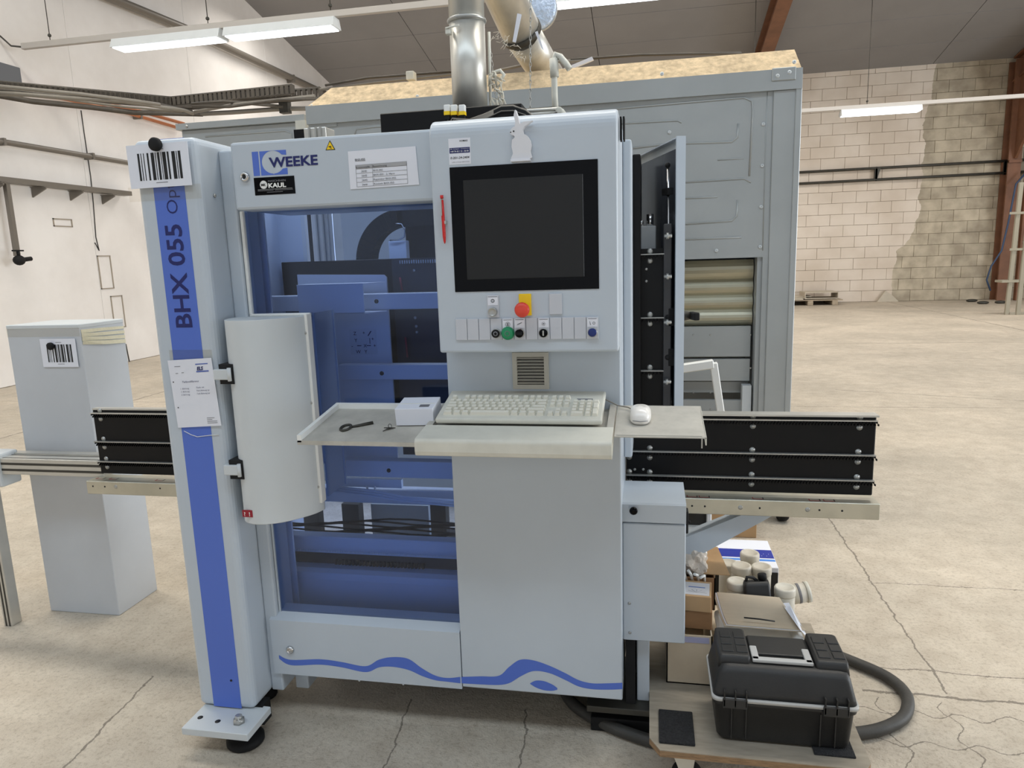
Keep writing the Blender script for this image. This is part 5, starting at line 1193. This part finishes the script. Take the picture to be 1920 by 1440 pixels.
for xx0, xx1 in ((TX0+.012, TX0+.105), (TX1-.105, TX1-.012)):
    b = B(); b.loft([rr(xx0, xx1, TY0+.032, TY1-.012, TZ+.21, .01), rr(xx0+.004, xx1-.004, TY0+.042, TY1-.016, TZ+.243, .01), rr(xx0+.008, xx1-.008, TY0+.05, TY1-.02, TZ+.246, .01)], TOOLB); og = b.build('lid_organiser', TOOLB, t)
    for i in range(2):
        for j in range(3):
            x_ = xx0+.014+i*.04; y_ = TY0+.062+j*.04; b = B(); b.box(x_, x_+.032, y_, y_+.034, TZ+.2455, TZ+.2485, bev=.002, seg=1); b.build('organiser_panel', TOOLB, og)
xm0, xm1 = TX0+.108, TX1-.108
b = B(); b.box(xm0, xm1, TY0+.085, TY1-.03, TZ+.22, TZ+.233, bev=.004); b.box(xm0+.03, xm1-.03, TY0+.05, TY0+.085, TZ+.222, TZ+.2275, bev=.003); b.build('handle_well', TOOLB, t)
b = B(); b.box(xm0, xm0+.02, TY0+.045, TY0+.12, TZ+.228, TZ+.238, bev=.003); b.box(xm1-.02, xm1, TY0+.045, TY0+.12, TZ+.228, TZ+.238, bev=.003); b.box(xm0, xm1, TY0+.042, TY0+.062, TZ+.228, TZ+.238, bev=.003); b.build('carry_handle', TOOLG, t)
for x in (TX0+.022, TX1-.09):
    b = B(); b.box(x, x+.068, TY0-.014, TY0-.006, TZ+.112, TZ+.142, bev=.003); lt_ = b.build('latch', TOOLB, t)
    for k in range(3): b = B(); b.box(x+.003+k*.03, x+.0065+k*.03, TY0-.014, TY0+.004, TZ+.12, TZ+.165); b.build('latch_rib', TOOLB, lt_)
BB0 = mat('print_blue_small', srgb(60, 100, 170), .5)
# boxes
def cbox(name, x0, x1, y0, y1, z0, z1, m, label, cat='box', rot=0, openbox=False, group=None):
    c_ = Vector(((x0+x1)/2, (y0+y1)/2, 0)); Mx = Matrix.Translation(c_) @ Matrix.Rotation(rot, 4, 'Z') @ Matrix.Translation(-c_)
    t = thing(name, (c_.x, c_.y, z0), label, cat, group)
    b = B()
    if openbox:
        th = .004
        b.box(x0, x1, y0, y0+th, z0, z1, M=Mx); b.box(x0, x1, y1-th, y1, z0, z1, M=Mx); b.box(x0, x0+th, y0, y1, z0, z1, M=Mx); b.box(x1-th, x1, y0, y1, z0, z1, M=Mx); b.box(x0, x1, y0, y1, z0, z0+th, M=Mx)
    else: b.box(x0, x1, y0, y1, z0, z1, bev=.0015, seg=1, M=Mx)
    b.build('carton', m, t); return t, Mx
CARD3 = mat('brown_cardboard', srgb(150, 112, 76), .8, var=.1, vs=12)
t, Mx = cbox('cardboard_box', .055, .2, 2.2, 2.55, ZD+.001, .32, CARD2, 'tall pale brown cardboard box behind the toolbox left end', openbox=True)
z_=.321
t, Mx = cbox('cardboard_box', .10, .205, 2.24, 2.36, .322, .385, CARD3, 'darker brown carton, lower of the pair beside the switch box', rot=R(-3))
t, Mx = cbox('cardboard_box', .098, .202, 2.235, 2.35, .386, .44, CARD, 'printed brown carton topmost beside the grey switch box', rot=R(-5))
t, Mx = cbox('cardboard_box', .12, .222, 2.375, 2.5, .322, .44, CARD3, 'open brown carton holding plastic wrap and white parts', openbox=True)
b = B(); b.poly([(.185, 2.40, .442), (.272, 2.39, .446), (.245, 2.56, .475), (.175, 2.57, .47)], (0, 0, .003)); b.build('flap', CARD, t)
TOPB = D.objects['cardboard_box.002']
M5 = Matrix.Translation((.15, 2.2925, 0)) @ Matrix.Rotation(R(-5), 4, 'Z') @ Matrix.Translation((-.15, -2.2925, 0))
b = B(); b.box(.112, .196, 2.245, 2.335, .4400, .4406, M=M5, m=mat('print_white', srgb(204, 202, 204), .6)); b.box(.128, .182, 2.298, 2.303, .4406, .4409, M=M5, m=BB0)
for k in range(7): a_ = math.pi*k/6; b.poly([M5 @ Vector((.155, 2.262, .4407)), M5 @ Vector((.155+.032*math.cos(a_)-.001, 2.262+.02*math.sin(a_), .4407)), M5 @ Vector((.155+.032*math.cos(a_)+.001, 2.262+.02*math.sin(a_)+.001, .4407))], (0, 0, .0002), GREYINK)
b.build('top_print', None, TOPB)
b = B(); b.box(.1, .19, 2.1985, 2.1995, .295, .315, m=mat('print_lilac', srgb(170, 170, 200), .6)); b.build('side_label', None, D.objects['cardboard_box'])
# plastic wrap
t = thing('plastic_wrap', (.16, 2.44, .4), 'crumpled transparent plastic wrap spilling out of the open carton', 'plastic bag')
b = B(); g = bmesh.ops.create_icosphere(b.bm, subdivisions=4, radius=1)
for v in g['verts']:
    n_ = noise.noise(v.co*1.6)*.55+noise.noise(v.co*4)*.14; co = v.co*(1+n_); v.co = Vector((.162+co.x*.05, 2.45+co.y*.05, .462+co.z*.05))
b.build('wrap', mat('milky_wrap', srgb(214, 202, 188), .2, var=.18, vs=30), t)
for i in range(4):
    b = B(); b.tube([(.125+.02*i, 2.37, .43), (.118+.022*i, 2.36, .455), (.11+.02*i, 2.345, .49-.012*i)], .005, 8); tag(b.build('plastic_cuff', WHITE), ('leftmost', 'second', 'third', 'rightmost')[i]+' of four white plastic strips poking from the open carton', 'strip', 'white strips in the open carton')
# thick paper folder pile
t = thing('paper_sheaf', (.33, 2.3, .3), 'curled beige paper sheaf with handwriting behind the toolbox', 'paper')
for k in range(3):
    q = [P(u+3*k, v+4*k, y=yy_) for (u, v), yy_ in zip(((1338, 1112), (1455, 1122), (1505, 1182), (1358, 1170)), (2.42, 2.42, 2.27, 2.27))]
    b = B(); n_ = 8; g1 = []
    rings_ = []
    for j in range(n_+1):
        f_ = j/n_; s0 = q[0]+(q[3]-q[0])*f_; s1 = q[1]+(q[2]-q[1])*f_; lift = .012*math.sin(f_*math.pi*.9)-.01*k
        rings_.append((s0+Vector((0, 0, -lift)), s1+Vector((0, 0, -lift))))
    vs = [[b.bm.verts.new(p) for p in r_]+[b.bm.verts.new(p-Vector((0, 0, .003))) for p in r_] for r_ in rings_]
    for u_, w2 in zip(vs, vs[1:]):
        for i0, i1 in ((0, 1), (3, 2), (1, 3), (2, 0)): b.bm.faces.new((u_[i0], u_[i1], w2[i1], w2[i0]))
    b.bm.faces.new((vs[0][0], vs[0][1], vs[0][3], vs[0][2])); b.bm.faces.new((vs[-1][0], vs[-1][1], vs[-1][3], vs[-1][2]))
    bmesh.ops.recalc_face_normals(b.bm, faces=list(b.bm.faces))
    b.build('sheet', CARD2 if k != 1 else PAPER, t)
b = B(); b.tube([P(u, v, y=2.28) for u, v in ((1395, 1158), (1425, 1161), (1453, 1165))], .0025, 5); tag(b.build('black_pencil', INK), 'thin black pencil lying across the beige paper sheaf', 'pencil')
b = B(); b.poly([P(1465, 1131, y=2.4), P(1479, 1130, y=2.4), P(1518, 1200, y=2.25), P(1500, 1180, y=2.25)], (.002, 0, -.004)); tag(b.build('white_paper_strip', PAPER), 'white paper strip sticking out right of the sheaf', 'paper')
# tub below the sheaf
t = thing('grey_tub', (.36, 2.27, ZD), 'light grey plastic tub directly behind the toolbox', 'tub')
b = B(); b.loft([rr(.235, .475, 2.19, 2.4, ZD+.001, .03), rr(.23, .48, 2.185, 2.41, .29, .03), rr(.222, .49, 2.175, 2.42, .292, .03), rr(.222, .49, 2.175, 2.42, .304, .03), rr(.24, .47, 2.2, 2.4, .304, .03), rr(.25, .46, 2.21, 2.39, .28, .03)], WHITE)
b.build('shell', mat('tub_grey', srgb(206, 204, 200), .5), t)
# jars
_j = [(1394, 1076, 'dusty white jar at the left of the back row, half hidden'), (1391, 1101, 'dusty white jar left of the black canister, at its foot'), (1406, 1050, 'dusty white jar farthest back against the white-blue box'), (1391, 1072, ''), (1428, 1075, ''), (1472, 1118, '')]
J = [(1366, 1052, 2.69, 'dusty white jar partly hidden at the left of the rear row'), (1390, 1057, 2.61, 'dusty white jar in the middle, under the rearmost jar'), (1406, 1034, 2.735, 'dusty white jar standing farthest back by the white-blue carton'),
     (1428, 1059, 2.62, 'dusty white jar right above the black canister cap'), (1382, 1086, 2.52, 'dusty white jar between the cardboard flap and black canister'), (1472, 1098, 2.5, 'tall dusty white jar right of the black canister')]
b = B(); b.box(.225, .52, 2.46, 2.655, ZD+.001, .2, bev=.003); tag(b.build('flat_carton', CARD2), 'flat pale carton on the dolly under the white jars', 'box')
for i, (u, v, y, lab) in enumerate(J):
    c = P(u, v, y=y); r_ = .0345; top = c.z-.004; z0 = .201
    if i == 5: z0 = ZD+.001; 
    t = thing('jar', (c.x, y, z0), lab, 'jar', 'dusty white jars on the dolly')
    b = B(); b.lathe((c.x, y, 0), [(r_*.93, z0), (r_, z0+.004), (r_, top-.03), (r_*.95, top-.026)], 24); b.build('body', CUP, t)
    b = B(); b.lathe((c.x, y, 0), [(r_*1.04, top-.03), (r_*1.06, top-.026), (r_*1.06, top-.006), (r_*.98, top), (r_*.8, top), (r_*.76, top-.003), (.002, top-.003)], 24); b.build('lid', CUP, t)
# lying jar with printed band
t = thing('printed_jar', tuple(P(1505, 1115, y=2.56)), 'white jar with printed band lying tilted beside the tall jar', 'jar')
c = P(1500, 1112, y=2.6); ax = Vector((.85, .1, .15)).normalized()
b = B(); b.cyl(c-ax*.04, c+ax*.018, .036, 24); b.build('body', CUP, t)
b = B(); b.cyl(c+ax*.019, c+ax*.032, .038, 24); b.build('lid', DUSTY, t)
b = B(); b.cyl(c-ax*.012, c-ax*.002, .0365, 24, m=GREYINK); b.build('print_band', None, t)
# black canister
t = thing('black_canister', tuple(P(1425, 1118, y=2.46)), 'black plastic oil canister with screw cap among the jars', 'bottle')
Mc = Matrix.Translation(P(1425, 1114, y=2.46)+Vector((0, 0, -.075))) @ Matrix.Rotation(R(-14), 4, 'X') @ Matrix.Rotation(R(-6), 4, 'Y')
b = B(); b.loft([[Mc @ Vector(p) for p in rr(-.045, .045, -.028, .028, z, .012)] for z in (0, .004, .1)]+[[Mc @ Vector(p) for p in rr(-.04, .042, -.022, .022, .116, .012)]], TOOLB); b.build('body', TOOLB, t)
b = B(); b.lathe((0, 0, 0), [(.011, .112), (.011, .12), (.0155, .12), (.0155, .138), (.012, .141), (.002, .141)], 18)
for v in b.bm.verts: v.co = Mc @ (v.co+Vector((.024, 0, 0)))
b.build('screw_cap', MATTE, t)
b = B(); b.tube([Mc @ Vector(p) for p in ((-.035, 0, .11), (-.028, 0, .13), (-.008, 0, .128), (.006, 0, .114))], .006, 8); b.build('grip', TOOLB, t)
b = B(); b.box(-.03, .012, -.0292, -.0284, .03, .06, M=Mc); b.build('label_patch', mat('silver_label', srgb(170, 176, 182), .4), t)
# white and blue carton behind
q = [P(u, v, y=yy_) for (u, v), yy_ in zip(((1335, 1018), (1453, 1007), (1460, 1062), (1330, 1062)), (2.95, 2.95, 2.8, 2.8))]
t = thing('white_blue_carton', (.5, 3.0, 0), 'white carton with a dark blue printed band behind the jars', 'box')
cx0, cx1 = P(1332, 1060, z=.29).x, P(1458, 1060, z=.29).x; cy0 = P(1395, 1062, z=.29).y; cy1 = P(1395, 1012, z=.29).y
b = B(); b.box(cx0, cx1, cy0, cy1, .0, .29, bev=.002, seg=1); b.build('carton', PAPER, t)
b = B(); yb0, yb1 = P(1395, 1045, z=.29).y, P(1395, 1030, z=.29).y
BB = mat('print_blue', srgb(38, 50, 150), .4); BC = mat('print_cyan', srgb(80, 140, 220), .4)
b.box(cx0+.002, cx1-.002, yb0, yb1, .29, .2908, m=BB); b.box(cx0+.002, cx1-.002, yb0-.03, yb0-.012, .29, .2908, m=BC)
for k in range(4): b.box(cx1-.05+.01*k, cx1-.048+.01*k, yb0+.02+.02*(k % 2), yb0+.024+.02*(k % 2), .2908, .291, m=PAPER)
b.build('blue_print', None, t)
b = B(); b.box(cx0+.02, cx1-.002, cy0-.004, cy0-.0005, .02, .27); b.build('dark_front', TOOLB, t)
# white framed window-like unit and cartons behind
t = thing('white_framed_unit', tuple(P(1300, 1005, y=3.1)), 'white moulded frame unit on the floor behind the switch box', 'frame')
a, c = P(1262, 950, y=3.1), P(1334, 999, y=3.1); g_ = .022
b = B(); b.box(a.x, c.x, 3.1, 3.14, c.z, c.z+g_, bev=.006); b.box(c.x-g_, c.x, 3.1, 3.14, c.z, a.z, bev=.006); b.box(a.x, c.x, 3.1, 3.14, a.z-g_, a.z, bev=.006); b.box(a.x, a.x+g_, 3.1, 3.14, c.z, a.z, bev=.006); b.build('frame', WHITE, t)
b = B(); b.box(a.x+.01, c.x-.01, 3.13, 3.15, c.z+.01, a.z-.01); b.build('dark_panel', DARKST, t)
b = B(); b.box(a.x, c.x, 3.11, 3.4, 0, c.z-.002, bev=.004); b.build('grey_base', DARKST, t)
a = P(1418, 1009, z=0); 
t, Mx = cbox('cardboard_box', a.x-.38, a.x, a.y, a.y+.35, 0, P(1400, 950, y=a.y).z, CARD, 'brown cardboard box on the floor behind the diagonal brace')
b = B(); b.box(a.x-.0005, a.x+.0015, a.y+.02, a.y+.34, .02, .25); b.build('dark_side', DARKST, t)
# hose
b = B(); pts = [(-.33, 2.45), (-.3, 2.3), (-.24, 2.2), (-.116, 2.115), (.02, 2.06)]
b.tube([(x, y, .022) for x, y in cat(pts, 6)], .02, 14); tag(b.build('rubber_hose', HOSE), 'thick black rubber hose emerging from under the machine', 'hose')
pts = [(.56, 2.7), (.66, 2.68), (.76, 2.61), (.84, 2.53), (.868, 2.43), (.83, 2.32), (.76, 2.25), (.66, 2.2), (.5, 2.17), (.35, 2.15)]
b = B(); b.tube([(x, y, .022) for x, y in cat(pts, 6)], .02, 14); tag(b.build('rubber_hose', HOSE), 'thick black rubber hose looping right of the toolbox', 'hose')
# small debris near the foot
b = B(); b.box(-1.35, -1.15, 2.02, 2.06, 0, .03); 
b.bm.free()
